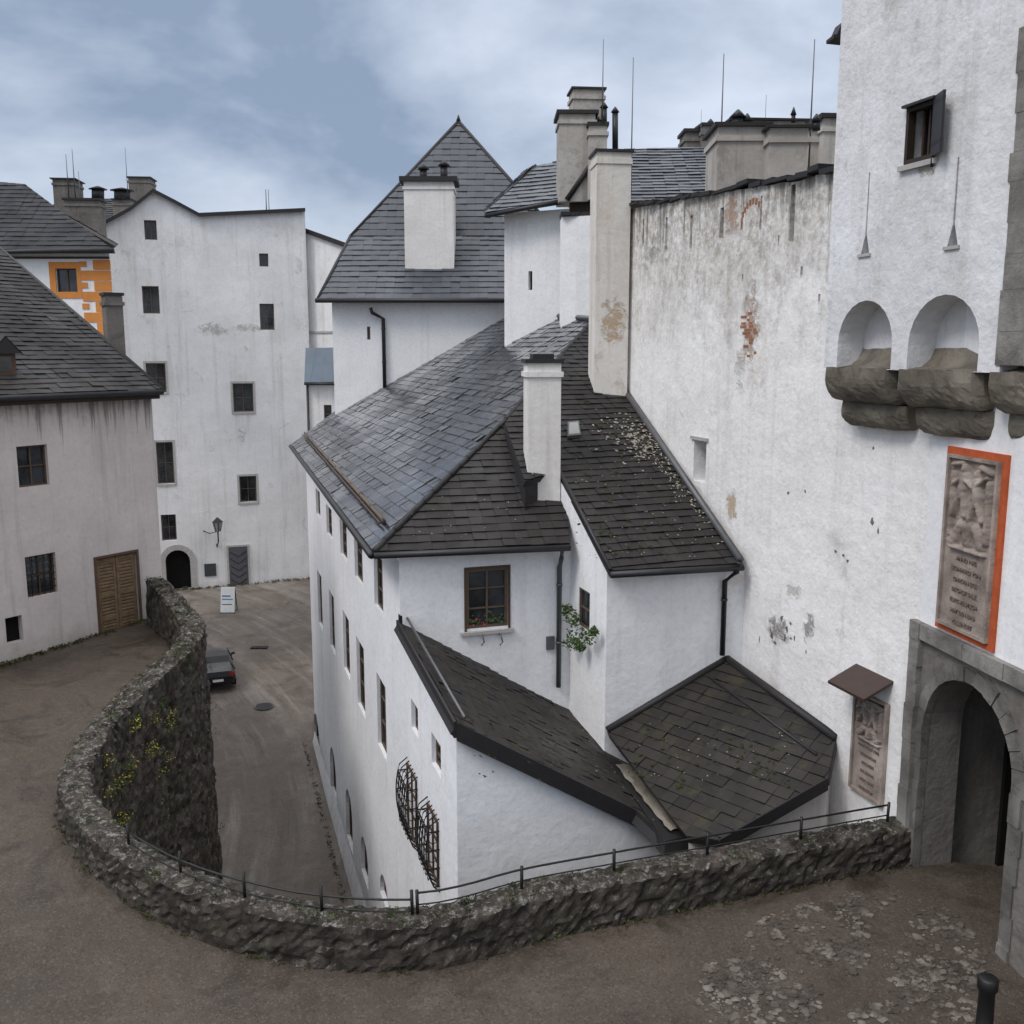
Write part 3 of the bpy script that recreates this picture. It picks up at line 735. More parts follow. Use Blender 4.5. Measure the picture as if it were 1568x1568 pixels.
for k in range(9):
    a=math.pi*(k/8)*.75; s,z=WW.st(1150,335); q=WW.p(s+.42*math.cos(a+.9),z+.42*math.sin(a+.9)-.1,.006)
    box(gw,'brick','brick_red',q-Vector((0,0,.03)),WW.d*.08+Vector((0,0,U(-.03,.03))),WW.n*-.05,Vector((U(-.01,.01),0,.12)))
for (cx,cy,n_) in ((1190,975,7),(1240,975,4),(1350,780,2),(1220,740,2),(1280,850,3),(1340,700,1)):
    for k in range(n_):
        s,z=WW.st(cx+random.gauss(0,18),cy+random.gauss(0,14)); w=U(.02,.07); h=U(.03,.10)
        m=9; pts=[(s+w*math.cos(2*math.pi*i/m)*U(.4,1.2),z+h*math.sin(2*math.pi*i/m)*U(.4,1.2)) for i in range(m)]
        gw.add('spalls','plaster_grey_recess',[WW.p(a,c,.004+k*.0004) for a,c in pts],[tuple(range(m))])
gw.finish()
pb=Bld('wall_buttress')
a=atY(915,232,27.3); c=atY(968,232,27.3); w=c.x-a.x
box(pb,'shaft','plaster_pillar',Vector((a.x,a.y,-2.2)),Vector((w,.12,0)),Vector((-.1,1.0,0)),Vector((0,0,a.z+2.2)))
box(pb,'cap','flashing_dark',Vector((a.x-.06,a.y-.06,a.z+.002)),Vector((w+.12,.12,0)),Vector((-.1,1.2,0)),Vector((0,0,.07)))
box(pb,'cap','plaster_pillar',Vector((a.x-.03,a.y-.03,a.z-.3)),Vector((w+.06,.12,0)),Vector((-.1,1.1,0)),Vector((0,0,.14)))
pb.finish()

# --------------------------------------------------------- gate tower
gt=Bld('gate_tower')
Tx=lambda Y:11.3-.3164*Y
WT=Wall((Tx(17.9),17.9),(Tx(8.5),8.5))
a1r=WT.rect(1284,460,1367,548); a2r=WT.rect(1391,466,1500,566); a3=(a2r[1]+.42,a2r[1]+.42+(a2r[1]-a2r[0]),a2r[2],a2r[3])
zb=-.3
arches=[(a1r[0],a1r[1],zb,a1r[3]),(a2r[0],a2r[1],zb,a1r[3]),(a3[0],a3[1],zb,a1r[3]-.02)]
wT=WT.rect(1388,160,1432,246)
def keys(cx,y0,y1):
    s,_=WT.st(cx,(y0+y1)/2); z0=WT.st(cx,y1)[1]; z1=WT.st(cx,y0)[1]
    return [(s-.11,z0),(s+.11,z0),(s+.022,z0+.3),(s+.016,z1),(s-.016,z1),(s-.022,z0+.3)]
k1=keys(1328,265,388); k2=keys(1463,242,376)
holes=[archh(*a) for a in arches]+[rh(wT),k1,k2]
outT=[(0,zb-.01),(WT.L,zb-.01),(WT.L,15),(0,15)]
panel(gt,'walls','plaster_tower',WT,outT,holes,.55)
for a in arches:
    h=archh(*a); gt.add('walls','plaster_tower',[WT.p(x,z,-.54) for x,z in h],[tuple(range(len(h)))])
    # weathered stone sill lining the bottom of the niche
    vs=[];m=10
    for i in range(m+1):
        x=a[0]+.005+(a[1]-a[0]-.01)*i/m
        for (o,z) in ((-.02,zb+.012),(-.30,zb+.05),(-.44,zb+.16),(-.53,zb+.34+.03*noise.noise(Vector((x*3,0,0))))): vs.append(WT.p(x,z,o))
    gt.add('corbels','stone_corbel',vs,[(i*4+k,(i+1)*4+k,(i+1)*4+k+1,i*4+k+1) for i in range(m) for k in range(3)],smooth=True)
for k in (k1,k2): gt.add('openings','interior_dark',[WT.p(a,z,-.2) for a,z in k],[tuple(range(len(k)))])
for k in (k1,k2): 
    s=k[0][0]; wbox(gt,'openings','surround_grey',WT,s-.05,s+.27,k[0][1]-.05,k[0][1],-.05,.035)
gt.add('walls','plaster_tower',[WT.p(0,zb,0),WT.p(0,15,0),WT.p(0,15,0)+fd*6,WT.p(0,zb,0)+fd*6],[(0,1,2,3)])
s0,s1,z0,z1=wT
gt.add('openings','interior_dark',[WT.p(s0,z0,-.3),WT.p(s1,z0,-.3),WT.p(s1,z1,-.3),WT.p(s0,z1,-.3)],[(0,1,2,3)])
for (x0,x1,y0,y1) in ((s0,s0+.06,z0,z1),(s1-.06,s1,z0,z1),(s0+.06,s1-.06,z1-.06,z1),(s0+.06,s1-.06,z0,z0+.06)): wbox(gt,'window','wood_dark',WT,x0,x1,y0,y1,-.12,.02)
for i in range(1,4): wbox(gt,'window','copper_brown',WT,s0+.06+(s1-s0-.12)*i/4-.02,s0+.06+(s1-s0-.12)*i/4+.02,z0+.06,z1-.06,-.2,-.16)
sh=WT.p(s1,z0,.02); dirv=(WT.d*.85+WT.n*.35).normalized()
box(gt,'window','metal_dark',sh,dirv*.42,dirv.cross(Vector((0,0,1)))*.04,Vector((0,0,z1-z0+.03)))
for zz in (.15,.75): box(gt,'window','iron_black',sh+Vector((0,0,zz))-dirv.cross(Vector((0,0,1)))*.006+dirv*.01,dirv*.4,dirv.cross(Vector((0,0,1)))*.05,Vector((0,0,.05)))
box(gt,'window','metal_dark',WT.p(s0-.03,z1,-.02),WT.d*(s1-s0+.06),WT.n*.12,Vector((0,0,.04)))
tube(gt,'window','iron_black',[sh+Vector((-.02,-.05,.03)),sh+Vector((-.02,-.05,-.15))],.025,6)
box(gt,'window','surround_grey',WT.p(s0-.08,z0-.1,-.02),WT.d*(s1-s0+.16),WT.n*.09,Vector((0,0,.08)))
def corbel(s0,s1,prof,rnd=.16):
    n=len(prof); nseg=20; vs=[];fs=[]
    L=s1-s0
    for i in range(nseg+1):
        t=i/nseg; s=s0+L*t; e=min(t,1-t)*L
        sh=0 if e>=rnd else rnd-math.sqrt(max(0,rnd**2-(rnd-e)**2))
        oc=min(o for o,z in prof)
        zc=max(z for o,z in prof)
        for (o,z) in prof:
            f=(o-oc)/(.9)
            q=WT.p(s,z+sh*.5*(zc-z)/(.6),o-sh*f); q+=Vector((1,1,1))*(.025*noise.noise(q*4)+.012*noise.noise(q*14)); vs.append(q)
    for i in range(nseg):
        for k in range(n): fs.append((i*n+k,i*n+(k+1)%n,(i+1)*n+(k+1)%n,(i+1)*n+k))
    fs.append(tuple(range(n))); fs.append(tuple(reversed([nseg*n+k for k in range(n)])))
    gt.add('corbels','stone_corbel',vs,fs,smooth=False)
def arcprof(o0,z0,drop,back,deep,n=9):
    # quarter-round console profile
    P=[(o0,z0),(o0+.01,z0-drop*.3)]
    for i in range(1,n+1):
        a=math.pi/2*i/n; P.append((o0+.01-back*(1-math.cos(a)),z0-drop*.3-drop*.7*math.sin(a)))
    return P+[(deep,z0-drop),(deep,z0)]
def corb(s0,s1):
    z=zb+.01
    corbel(s0,s1,arcprof(.035,z,.60,.34,-1.0))
    z-=.605
    corbel(s0+.12,s1-.02,arcprof(-.28,z,.44,.26,-1.2),.12)
corb(.0,a1r[1]+.0); corb(a1r[1]+.14,a2r[1]+.0); corb(a2r[1]+.18,a3[1]+.0); corb(a3[1]+.2,a3[1]+1.9)
gt.add('walls','plaster_tower',[WT.p(0.05,zb+.002,-.05),WT.p(WT.L,zb+.002,-.05),WT.p(WT.L,zb+.002,-1.5),WT.p(.05,zb+.002,-1.5)],[(0,1,2,3)])
qs=WT.st(1546,300)[0]
z=-.2
while z<14:
    h=U(.35,.6); wbox(gt,'quoins','stone_quoin',WT,qs+U(-.04,.04),qs+1.4,z,z+h-.004,-.05,.02+U(0,.012)); z+=h
Gx=lambda Y:9.46-.16*Y
WG=Wall((Gx(16.05),16.05),(Gx(9.5),9.5))
zst=WG.st(1400,955)[1]
zbase=-9.6
ar=(WG.st(1408,1200)[0],WG.st(1408,1200)[0]+2.3,zbase,WG.st(1475,1040)[1])
panel(gt,'walls','plaster_white',WG,[(0,zst),(WG.L,zst),(WG.L,1.5),(0,1.5)])
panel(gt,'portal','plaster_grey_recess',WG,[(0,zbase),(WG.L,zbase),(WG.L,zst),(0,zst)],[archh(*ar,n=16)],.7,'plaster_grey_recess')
cx=(ar[0]+ar[1])/2; rad=(ar[1]-ar[0])/2; zs=ar[3]-rad
nv=15
for k in range(nv):
    t0=math.pi*k/nv+.006; t1=math.pi*(k+1)/nv-.006; ro=rad+.24+U(-.05,.05); o=.02+U(0,.03)
    P=[(cx+r_*math.cos(t_),zs+r_*math.sin(t_)) for r_,t_ in ((rad-.01,t0),(rad-.01,t1),(ro,t1),(ro,t0))]
    vs=[WG.p(a,z,o) for a,z in P]+[WG.p(a,z,-.1) for a,z in P]
    gt.add('portal','stone_portal',vs,[(0,1,2,3),(0,4,5,1),(1,5,6,2),(2,6,7,3),(3,7,4,0)])
z=zbase
while z<zs:
    h=min(U(.35,.55),zs-z+.01)
    for (x0,x1) in ((ar[0]-.22+U(-.05,.04),ar[0]+.01),(ar[1]-.01,ar[1]+.25+U(-.04,.05))): wbox(gt,'portal','stone_portal',WG,x0,x1,z,z+h-.006,-.1,.02+U(0,.03))
    z+=h
z=zbase
while z<zst+.02:
    h=U(.3,.5); wbox(gt,'portal','stone_quoin',WG,-.1,.17+U(-.02,.02),z,min(z+h-.006,zst+.1),-.1,.10+U(0,.03)); z+=h
s=.2
while s<WG.L:
    w=U(.4,.7); wbox(gt,'portal','stone_quoin',WG,s,s+w-.008,zst-.16,zst+.1,-.1,.10+U(0,.03)); s+=w
for (pa_,pb_) in (((ar[0]-.3,-.7),(ar[0]-.3,-6)),((ar[1]+.3,-.7),(ar[1]+.3,-6))):
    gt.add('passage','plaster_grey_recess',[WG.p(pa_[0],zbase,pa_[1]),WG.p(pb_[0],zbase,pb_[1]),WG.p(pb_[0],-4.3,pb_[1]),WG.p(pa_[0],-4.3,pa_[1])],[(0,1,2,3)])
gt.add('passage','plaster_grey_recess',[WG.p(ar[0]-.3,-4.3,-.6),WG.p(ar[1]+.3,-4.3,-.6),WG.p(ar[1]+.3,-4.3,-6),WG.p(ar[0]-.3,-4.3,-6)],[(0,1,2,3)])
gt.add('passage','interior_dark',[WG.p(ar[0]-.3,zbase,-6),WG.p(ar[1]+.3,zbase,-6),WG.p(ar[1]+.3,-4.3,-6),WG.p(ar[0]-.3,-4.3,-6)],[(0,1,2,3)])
# boards inside the passage; its gloom is put into their near-black colour
for k in range(5): wbox(gt,'passage','interior_dark',WG,ar[0]-.02,ar[0]+.06,-8.9,-5.6,-1.75+.005-.2*k,-1.56-.2*k)
pe=atY(1277,58,18.6); box(gt,'eave','flashing_dark',pe,(.5,.15,0),(-.03,.35,0),(0,0,.06)); box(gt,'eave','flashing_dark',pe+Vector((.06,.05,.06)),(.4,.1,0),(-.03,.3,0),(.09,0,.22))
gt.finish()

# --------------------------------------------------------- plaques
def relief(name,W,r,frame,figs,lines,txtsz,top=.5,border=.1):
    b=Bld(name); s0,s1,z0,z1=r
    if frame: wbox(b,'frame','red_paint',W,s0-border,s1+border,z0-border,z1+border,.0,.05); base=.05
    else: base=.02
    for (x0,x1,y0,y1) in ((s0,s0+.05,z0,z1),(s1-.05,s1,z0,z1),(s0+.05,s1-.05,z0,z0+.05),(s0+.05,s1-.05,z1-.05,z1)): wbox(b,'stone','stone_relief',W,x0,x1,y0,y1,base-.01,base+.07)
    nx,ny=50,80; zt0=z0+(z1-z0)*(1-top); vs=[];fs=[]
    for j in range(ny+1):
        for i in range(nx+1):
            u=i/nx; v=j/ny; x=s0+.05+(s1-s0-.1)*u; z=zt0+(z1-.05-zt0)*v
            h=0
            for (ax,ay,bx,by,rr) in figs:
                dx,dy=bx-ax,by-ay; L=dx*dx+dy*dy+1e-9; t=max(0,min(1,((u-ax)*dx+(v-ay)*dy)/L)); dd=math.hypot(u-ax-dx*t,(v-ay-dy*t)*1.3)
                if dd<rr: h=max(h,math.sqrt(1-(dd/rr)**2)*.09)
            h+=.014*noise.noise(Vector((x*14,z*14,0)))+.01*noise.noise(Vector((x*30,z*30,4)))
            vs.append(W.p(x,z,base+.014+h))
    for j in range(ny):
        for i in range(nx):
            k=j*(nx+1)+i; fs.append((k,k+1,k+nx+2,k+nx+1))
    b.add('relief','stone_relief',vs,fs,smooth=True)
    b.add('stone','stone_relief',[W.p(s0+.05,z0+.05,base+.02),W.p(s1-.05,z0+.05,base+.02),W.p(s1-.05,zt0,base+.02),W.p(s0+.05,zt0,base+.02)],[(0,1,2,3)])
    for i,tx in enumerate(lines):
        cu=bpy.data.curves.new('txt','FONT'); cu.body=tx; cu.size=txtsz; cu.extrude=.008; cu.align_x='CENTER'
        ob=bpy.data.objects.new('inscription_%d'%i,cu); cu.materials.append(MATS['lettering'])
        M=Matrix((W.d,Vector((0,0,1)),W.n)).transposed().to_4x4(); M.translation=W.p((s0+s1)/2,zt0-(i+1)*(zt0-z0-.08)/len(lines)+.01,base+.03)
        ob.matrix_world=M; b.extra.append(ob)
    return b.finish()
figs=[(.3,.62,.35,.82,.09),(.35,.9,.35,.91,.06),(.28,.62,.15,.4,.05),(.36,.62,.4,.4,.05),(.35,.8,.55,.72,.04),(.65,.55,.62,.78,.09),(.62,.86,.62,.87,.06),(.62,.55,.52,.36,.05),(.68,.55,.78,.38,.05),(.65,.75,.85,.85,.04),(.3,.8,.1,.7,.035),(.2,.1,.35,.28,.1),(.5,.12,.5,.3,.1),(.78,.12,.68,.28,.1),(.1,.93,.3,.96,.04),(.7,.95,.9,.9,.04),(.12,.15,.14,.85,.025),(.88,.15,.88,.8,.025),(.15,.03,.85,.03,.04)]
pr=(WG.st(1452,820)[0],WG.st(1531,820)[0],WG.st(1480,968)[1],WG.st(1495,700)[1])
relief('red_framed_relief_plaque',WG,pr,True,figs,['ANNO 1496','LEONHARD VON','GNADEN ERZ','BISCHOF SALZ','BURG KEUTSCH','HAT DEN BAU','VOLLENDET'],.095,top=.54,border=.11)
pr2=WW.rect(1308,1064,1360,1222)
relief('stone_relief_plaque',WW,pr2,False,figs,['ANNO DNI 1502','LEONARDVS','ARCHIEPS','SALZBVRG','HOC OPVS','FIERI FECIT'],.08,top=.45)
cn=Bld('plaque_canopy')
sc_=(pr2[0]+pr2[1])/2; zc=pr2[3]+.1
w=.55
vs=[WW.p(sc_-w,zc+.35,0),WW.p(sc_+w*.9,zc+.35,0),WW.p(sc_+w*.9,zc+.08,.6),WW.p(sc_-w,zc+.08,.6)]
cn.add('roof','copper_brown',vs+[v-Vector((0,0,.05)) for v in vs],[(0,1,2,3),(7,6,5,4),(2,3,7,6),(0,3,7,4),(1,2,6,5)])
for s in (sc_-w*.8,sc_+w*.7): tube(cn,'brackets','iron_black',[WW.p(s,zc-.2,0),WW.p(s,zc+.06,.5)],.02,6)
cn.finish()

# --------------------------------------------------------- tower with pyramid roof
rt=Bld('pyramid_roof_tower')
YT=43.0
l=atY(508,460,YT); r_=atY(795,468,YT)
WTt=Wall((l.x,YT),(r_.x+3,YT))
zt_=atY(508,470,YT).z
hs=[WTt.rect(562,500,567,520)]
panel(rt,'walls','plaster_white',WTt,[(0,-17.5),(WTt.L,-17.5),(WTt.L,zt_+.2),(0,zt_+.2)],[rh(hs[0])],.2)
window(rt,WTt,hs[0],.1,'wood_frame',1,1)
rt.add('walls','plaster_white',[WTt.p(0,-17.5,0),WTt.p(0,zt_+.2,0),WTt.p(0,zt_+.2,-12),WTt.p(0,-17.5,-12)],[(0,1,2,3)])
FL=atY(487,458,YT-.5)
M1=atY(537,362,YT+2.6); ap=atY(702,186,YT+6.2)
m=[M1,Vector((2*ap.x-M1.x,M1.y,M1.z)),Vector((2*ap.x-M1.x,YT+9.8,M1.z)),Vector((M1.x,YT+9.8,M1.z))]
xr=m[1].x+1.2
e0=[FL,Vector((xr,FL.y,FL.z)),Vector((xr,YT+12,FL.z)),Vector((FL.x,YT+12,FL.z))]
for i in range(4):
    j=(i+1)%4
    roof(rt,'roof',[e0[i],e0[j],m[j],m[i]],'roof_slate_blue',.36,.4)
    roof(rt,'roof',[m[i],m[j],ap],'roof_slate_blue',.36,.4)
    tube(rt,'ridge_caps','flashing_dark',[e0[i],m[i]],.09,6); tube(rt,'ridge_caps','flashing_dark',[m[i],ap],.09,6)
tube(rt,'finial','metal_dark',[ap,ap+Vector((0,0,.3))],[.12,.02],8)
gutter(rt,e0[0]+Vector((-.1,-.08,0)),e0[1]+Vector((0,-.08,0)),.1)
chimney(rt,'chimney',618,694,278,YT+.9,FL.z+.9,1.5,'plaster_chimney_clean',capover=.18,capt=.2)
ca=atY(618,278,YT+.9)
for dx,hh in ((.8,.6),(1.7,.75)):
    tube(rt,'chimney','metal_dark',[ca+Vector((dx,.6,.1)),ca+Vector((dx,.6,hh))],.16,8); tube(rt,'chimney','metal_dark',[ca+Vector((dx,.6,hh)),ca+Vector((dx,.6,hh+.25))],[.28,.03],8)
pipe(rt,WTt,588,488,600,.12,.08,bend=-.5)
rt.finish()

uw=Bld('upper_castle_wing')
YU=35.5
l=atY(772,330,YU); r_=atY(917,330,YU)
WU=Wall((l.x,YU+.8),(r_.x,YU-.3))
zu=atY(800,322,YU).z
nc=WU.rect(809,415,815,444)
panel(uw,'walls','plaster_white',WU,[(0,-3),(WU.L+.3,-3),(WU.L+.3,zu+.1),(0,zu)],[rh(nc)],.3)
uw.add('walls','interior_dark',[WU.p(a,z,-.28) for a,z in rh(nc)],[(0,1,2,3)])
uw.add('walls','plaster_white',[WU.p(0,-3,0),WU.p(0,zu,0),WU.p(0,zu,-7),WU.p(0,-3,-7)],[(0,1,2,3)])
u0=atY(743,328,YU+.3); u1=atY(872,303,YU-.6); u2=atY(914,237,YU+2.6); u3=atY(822,253,YU+3.0)
roof(uw,'roof',[u0,u1,u2,u3],'roof_slate_blue',.34,.4)
u4=atY(742,325,YU+7); roof(uw,'roof',[u0,u3,atY(800,262,YU+6),u4],'roof_slate_blue',.34,.4)
gutter(uw,u0,u1,.08)
g0=atY(872,332,YU-.7); g1=atY(917,326,YU-.9); g2=atY(917,243,YU-.9); g3=atY(872,302,YU-.7)
for k in range(9):
    t0=k/9;t1=(k+.9)/9
    uw.add('gable_boards','wood_dark',[g0.lerp(g1,t0),g0.lerp(g1,t1),g3.lerp(g2,t1),g3.lerp(g2,t0)],[(0,1,2,3)])
uw.add('gable_boards','interior_dark',[p+Vector((0,.06,0)) for p in (g0,g1,g2,g3)],[(0,1,2,3)])
tube(uw,'roof','flashing_dark',[atY(868,306,YU-1),atY(916,236,YU-1)],.1,6)
a=atY(860,332,33.6); c=atY(917,327,33.2)
box(uw,'walls','plaster_white',Vector((a.x,a.y,-2)),Vector((c.x-a.x,c.y-a.y,0)),Vector((0,.9,0)),Vector((0,0,a.z+2)))
s=0
while s<(c.x-a.x): 
    w=.32; box(uw,'coping','flashing_dark',Vector((a.x+s-.03,a.y-.2,a.z+.002+U(0,.03))),Vector((w-.02,0,0)),Vector((0,1.1,0)),Vector((0,0,.12))); s+=w
r0=atY(966,312,31.5); r1=atY(1130,300,31.5); r2=atY(1130,228,36); r3=atY(955,228,36)
roof(uw,'roof',[r0,r1,r2,r3],'roof_slate_blue',.3,.4)
r1b=atY(1285,285,31.5); r2b=atY(1300,232,36)
roof(uw,'roof',[r1+Vector((.02,0,0)),r1b,r2b,r2+Vector((.02,0,0))],'roof_slate_blue',.3,.4)
uw.finish()
def stack(name,specs,Y,zb_,mat='plaster_chimney',pots=()):
    b=Bld(name)
    for (x0,x1,yt,dy,dep) in specs: chimney(b,'stack',x0,x1,yt,Y+dy,zb_,dep,mat,rot=U(-.03,.12),capover=U(.05,.12),capt=U(.05,.12))
    for (px,y0,y1,r) in pots:
        p=atY(px,y0,Y+.3); q=atY(px,y1,Y+.3); tube(b,'pots','metal_dark' ,[q,p],r,8); tube(b,'pots','metal_dark',[p,p+Vector((0,0,.18))],[r*1.5,r*.2],8)
    return b.finish()
stack('chimney_stack',[(857,912,174,0,1.4),(878,926,136,.5,1.0),(902,930,192,-.4,.6)],34.5,5.0,'plaster_chimney',pots=[(942,172,228,.1),(925,165,195,.1),(914,186,196,.12)])
stack('chimney_stack',[(1100,1176,194,0,1.5),(1122,1236,184,1.0,1.2),(1180,1238,196,-.5,.6)],24,2.2,'plaster_chimney',pots=[(1130,180,195,.14),(1144,186,195,.1),(1215,176,188,.05)])
stack('chimney_stack',[(1050,1080,202,.3,1.2),(1076,1102,192,0,.8)],37,5.5,'plaster_grey_recess',pots=[(1088,190,205,.12)])
stack('chimney_stack',[(1242,1264,198,1.5,.8),(1262,1300,181,1.2,1)],25,2.5,'plaster_chimney',pots=[(1250,186,200,.1)])
def antenna(px,y0,y1,Y,r=.018):
    b=Bld('antenna'); p=atY(px,y1,Y); q=atY(px,y0,Y); q.x=p.x
    tube(b,'mast','pipe_grey',[p-Vector((0,0,1.2)),q],[r*1.3,r*.6],6)
    b.finish()
for a in ((923,60,130,34,.018),(967,88,235,31,.02),(1105,82,188,27,.02),(1242,60,178,24,.018),(1172,145,180,25,.008),(1073,168,205,36,.01),(408,290,320,64,.04),(412,290,320,64,.03),(194,226,268,60,.02),(113,228,268,56,.025),(103,236,268,56,.025),(122,262,290,56,.02)): antenna(*a)

# --------------------------------------------------------- far hall
fh=Bld('white_castle_hall')
pL=atY(166,600,60.0); pR=atY(476,600,63.5)
WH_=Wall((pL.x,60.0),(pR.x,63.5))
prof=[(165,350),(200,322),(235,294),(270,312),(305,331),(458,323)]
tp=[WH_.st(*p) for p in prof]
tp[0]=(0,tp[0][1]); tp[-1]=(WH_.L,tp[-1][1])
outH=[(0,-16.5),(WH_.L,-16.5)]+tp[::-1]
hw_=[(221,337,240,367),(218,438,244,480),(397,388,411,408),(398,465,420,505),(224,556,254,601),(357,587,388,631),(240,677,266,741),(367,729,393,769),(247,788,270,828)]
hr=[WH_.rect(*w) for w in hw_]
ar_h=WH_.rect(254,842,292,908); ar_h=(ar_h[0],ar_h[1],-16,ar_h[3])
panel(fh,'walls','plaster_far',WH_,outH,[rh(r) for r in hr]+[archh(*ar_h)],.4,outer_edge=12)
for i,r in enumerate(hr): window(fh,WH_,r,.33,'wood_frame',2 if r[1]-r[0]>.7 else 1,2,surround='surround_grey' if i in (4,5,6,7) else None,fw=.07)
h=archh(*ar_h); fh.add('door','interior_dark',[WH_.p(a,z,-.38) for a,z in h],[tuple(range(len(h)))])
cx=(ar_h[0]+ar_h[1])/2; rad=(ar_h[1]-ar_h[0])/2; zs=ar_h[3]-rad
for k in range(9):
    t0=math.pi*k/9;t1=math.pi*(k+1)/9-.02; P=[(cx+q*math.cos(t_),zs+q*math.sin(t_)) for q,t_ in ((rad,t0),(rad,t1),(rad+.35,t1),(rad+.35,t0))]
    vs=[WH_.p(a,z,.06) for a,z in P]+[WH_.p(a,z,-.05) for a,z in P]; fh.add('door','surround_grey',vs,[(0,1,2,3),(2,3,7,6),(0,4,5,1)])
for x in (ar_h[0]-.35,ar_h[1]): wbox(fh,'door','surround_grey',WH_,x,x+.35,-16,zs,-.05,.06)
dr=WH_.rect(351,837,380,897); wbox(fh,'door','door_grey',WH_,dr[0],dr[1],dr[2]-.1,dr[3],-.02,.05)
wbox(fh,'door','surround_grey',WH_,dr[0]-.12,dr[0],dr[2]-.1,dr[3]+.12,-.02,.07);wbox(fh,'door','surround_grey',WH_,dr[1],dr[1]+.12,dr[2]-.1,dr[3]+.12,-.02,.07);wbox(fh,'door','surround_grey',WH_,dr[0],dr[1],dr[3],dr[3]+.12,-.02,.068)
m_=(dr[0]+dr[1])/2; 
for k in range(5):
    z=dr[2]+.1+k*.45
    for sgn in (-1,1): 
        box(fh,'door','metal_dark',WH_.p(m_,z,.052),WH_.d*(sgn*.5)+Vector((0,0,.35)),WH_.n*.015,Vector((0,0,.05)))
nb=WH_.rect(313,863,331,882); wbox(fh,'notice_board','sign_dark',WH_,nb[0],nb[1],nb[2],nb[3],0,.06)
nb=WH_.rect(280,898,288,908); wbox(fh,'notice_board','sign_dark',WH_,nb[0],nb[1],nb[2],nb[3],0,.06)
for a,c in zip(tp,tp[1:]):
    A_=WH_.p(a[0],a[1],.25); B_=WH_.p(c[0],c[1],.25); back=-WH_.n*12.3
    fh.add('roof','roof_far',[A_,B_,B_+back,A_+back],[(0,1,2,3)]); board(fh,'roof','flashing_dark',A_+Vector((0,0,.16)),B_+Vector((0,0,.16)),.22,WH_.n,.06)
w0=atY(459,500,64.5); w1=atY(560,500,62.0); WR=Wall((w0.x,64.5),(w1.x,62.0))
t0=WR.st(459,347)[1]; t1=WR.st(535,378); sl=(t1[1]-t0)/t1[0]
panel(fh,'walls','plaster_far',WR,[(0,-16.5),(WR.L,-16.5),(WR.L,t0+sl*WR.L),(0,t0)])
board(fh,'roof','flashing_dark',WR.p(-.2,t0+.2,.1),WR.p(WR.L,t0+sl*WR.L+.2,.1),.3,WR.n,.1)
wbox(fh,'trim','surround_grey',WR,.5,WR.L,WR.st(480,510)[1],WR.st(480,510)[1]+.12,0,.08)
fh.finish()
sl_=Bld('wall_street_lamp')
a,z=WH_.st(333,800); p=WH_.p(a,z,1.0); base=WH_.p(a-.1,z-1.4,0)
tube(sl_,'bracket','iron_black',[base,WH_.p(a-.1,z-1.5,.5),WH_.p(a,z-1.1,1.0),p-Vector((0,0,.4))],.045,6)
tube(sl_,'bracket','iron_black',[WH_.p(a-.9,z-.5,0),WH_.p(a-.5,z-.6,.5),p-Vector((0,0,.4))],.03,6)
tube(sl_,'lantern','lamp_glass',[p-Vector((0,0,.4)),p+Vector((0,0,.2))],[.16,.3],6,False)
tube(sl_,'lantern','iron_black',[p+Vector((0,0,.2)),p+Vector((0,0,.32)),p+Vector((0,0,.5))],[.36,.22,.03],6,False)
for k in range(6):
    t=2*math.pi*k/6; tube(sl_,'lantern','iron_black',[p+Vector((.16*math.cos(t),.16*math.sin(t),-.4)),p+Vector((.31*math.cos(t),.31*math.sin(t),.2))],.025,4)
sl_.finish()
sg_=Bld('a_frame_sign')
p=atY(350,912,57.0); gz=zl(57.0); p.z=gz
for k,sgn in ((0,-1),(1,1)):
    a=p+Vector((-.42,sgn*.35,.05)); top_=p+Vector((-.42,sgn*.03,1.5))
    up_=(top_-a); nrm_=Vector((1,0,0)).cross(up_).normalized()
    box(sg_,'board','sign_white',a,(.84,0,0),nrm_*.03,up_)
    box(sg_,'board','sign_blue',a+Vector((.08,0,0))+up_*.62-nrm_*.006,(.5,0,0),nrm_*.042,up_*.06)
    box(sg_,'board','sign_blue',a+Vector((.08,0,0))+up_*.5-nrm_*.006,(.65,0,0),nrm_*.042,up_*.04)
    box(sg_,'board','sign_dark',a+Vector((.08,0,0))+up_*.3-nrm_*.006,(.6,0,0),nrm_*.042,up_*.03)
    for x in (0,.8): box(sg_,'legs','metal_dark',a+Vector((x,0,-.08)),(.04,0,0),nrm_*.04,up_*1.04)
sg_.finish()
bh=Bld('blue_roof_outbuilding')
YB=54
l=atY(470,600,YB); WBh=Wall((l.x,YB),(l.x+4,YB))
wb=WBh.rect(496,620,508,648)
panel(bh,'walls','plaster_far',WBh,[(0,-16.5),(4,-16.5),(4,WBh.st(480,583)[1]),(0,WBh.st(480,583)[1])],[rh(wb)],.2)
window(bh,WBh,wb,.1,'wood_frame',1,2)
p0=atY(466,586,YB-.4); p1=atY(540,586,YB-.4); p2=atY(540,533,YB+1.5); p3=atY(468,533,YB+1.5)
roof(bh,'roof',[p0,p1,p2,p3],'roof_metal_blue',5,.6,lift=.02); gutter(bh,p0,p1,.08)
tube(bh,'downpipes','metal_dark',[WBh.p(.05,p0.z,.1),WBh.p(.05,-16,.1)],.07,6)
bh.finish()

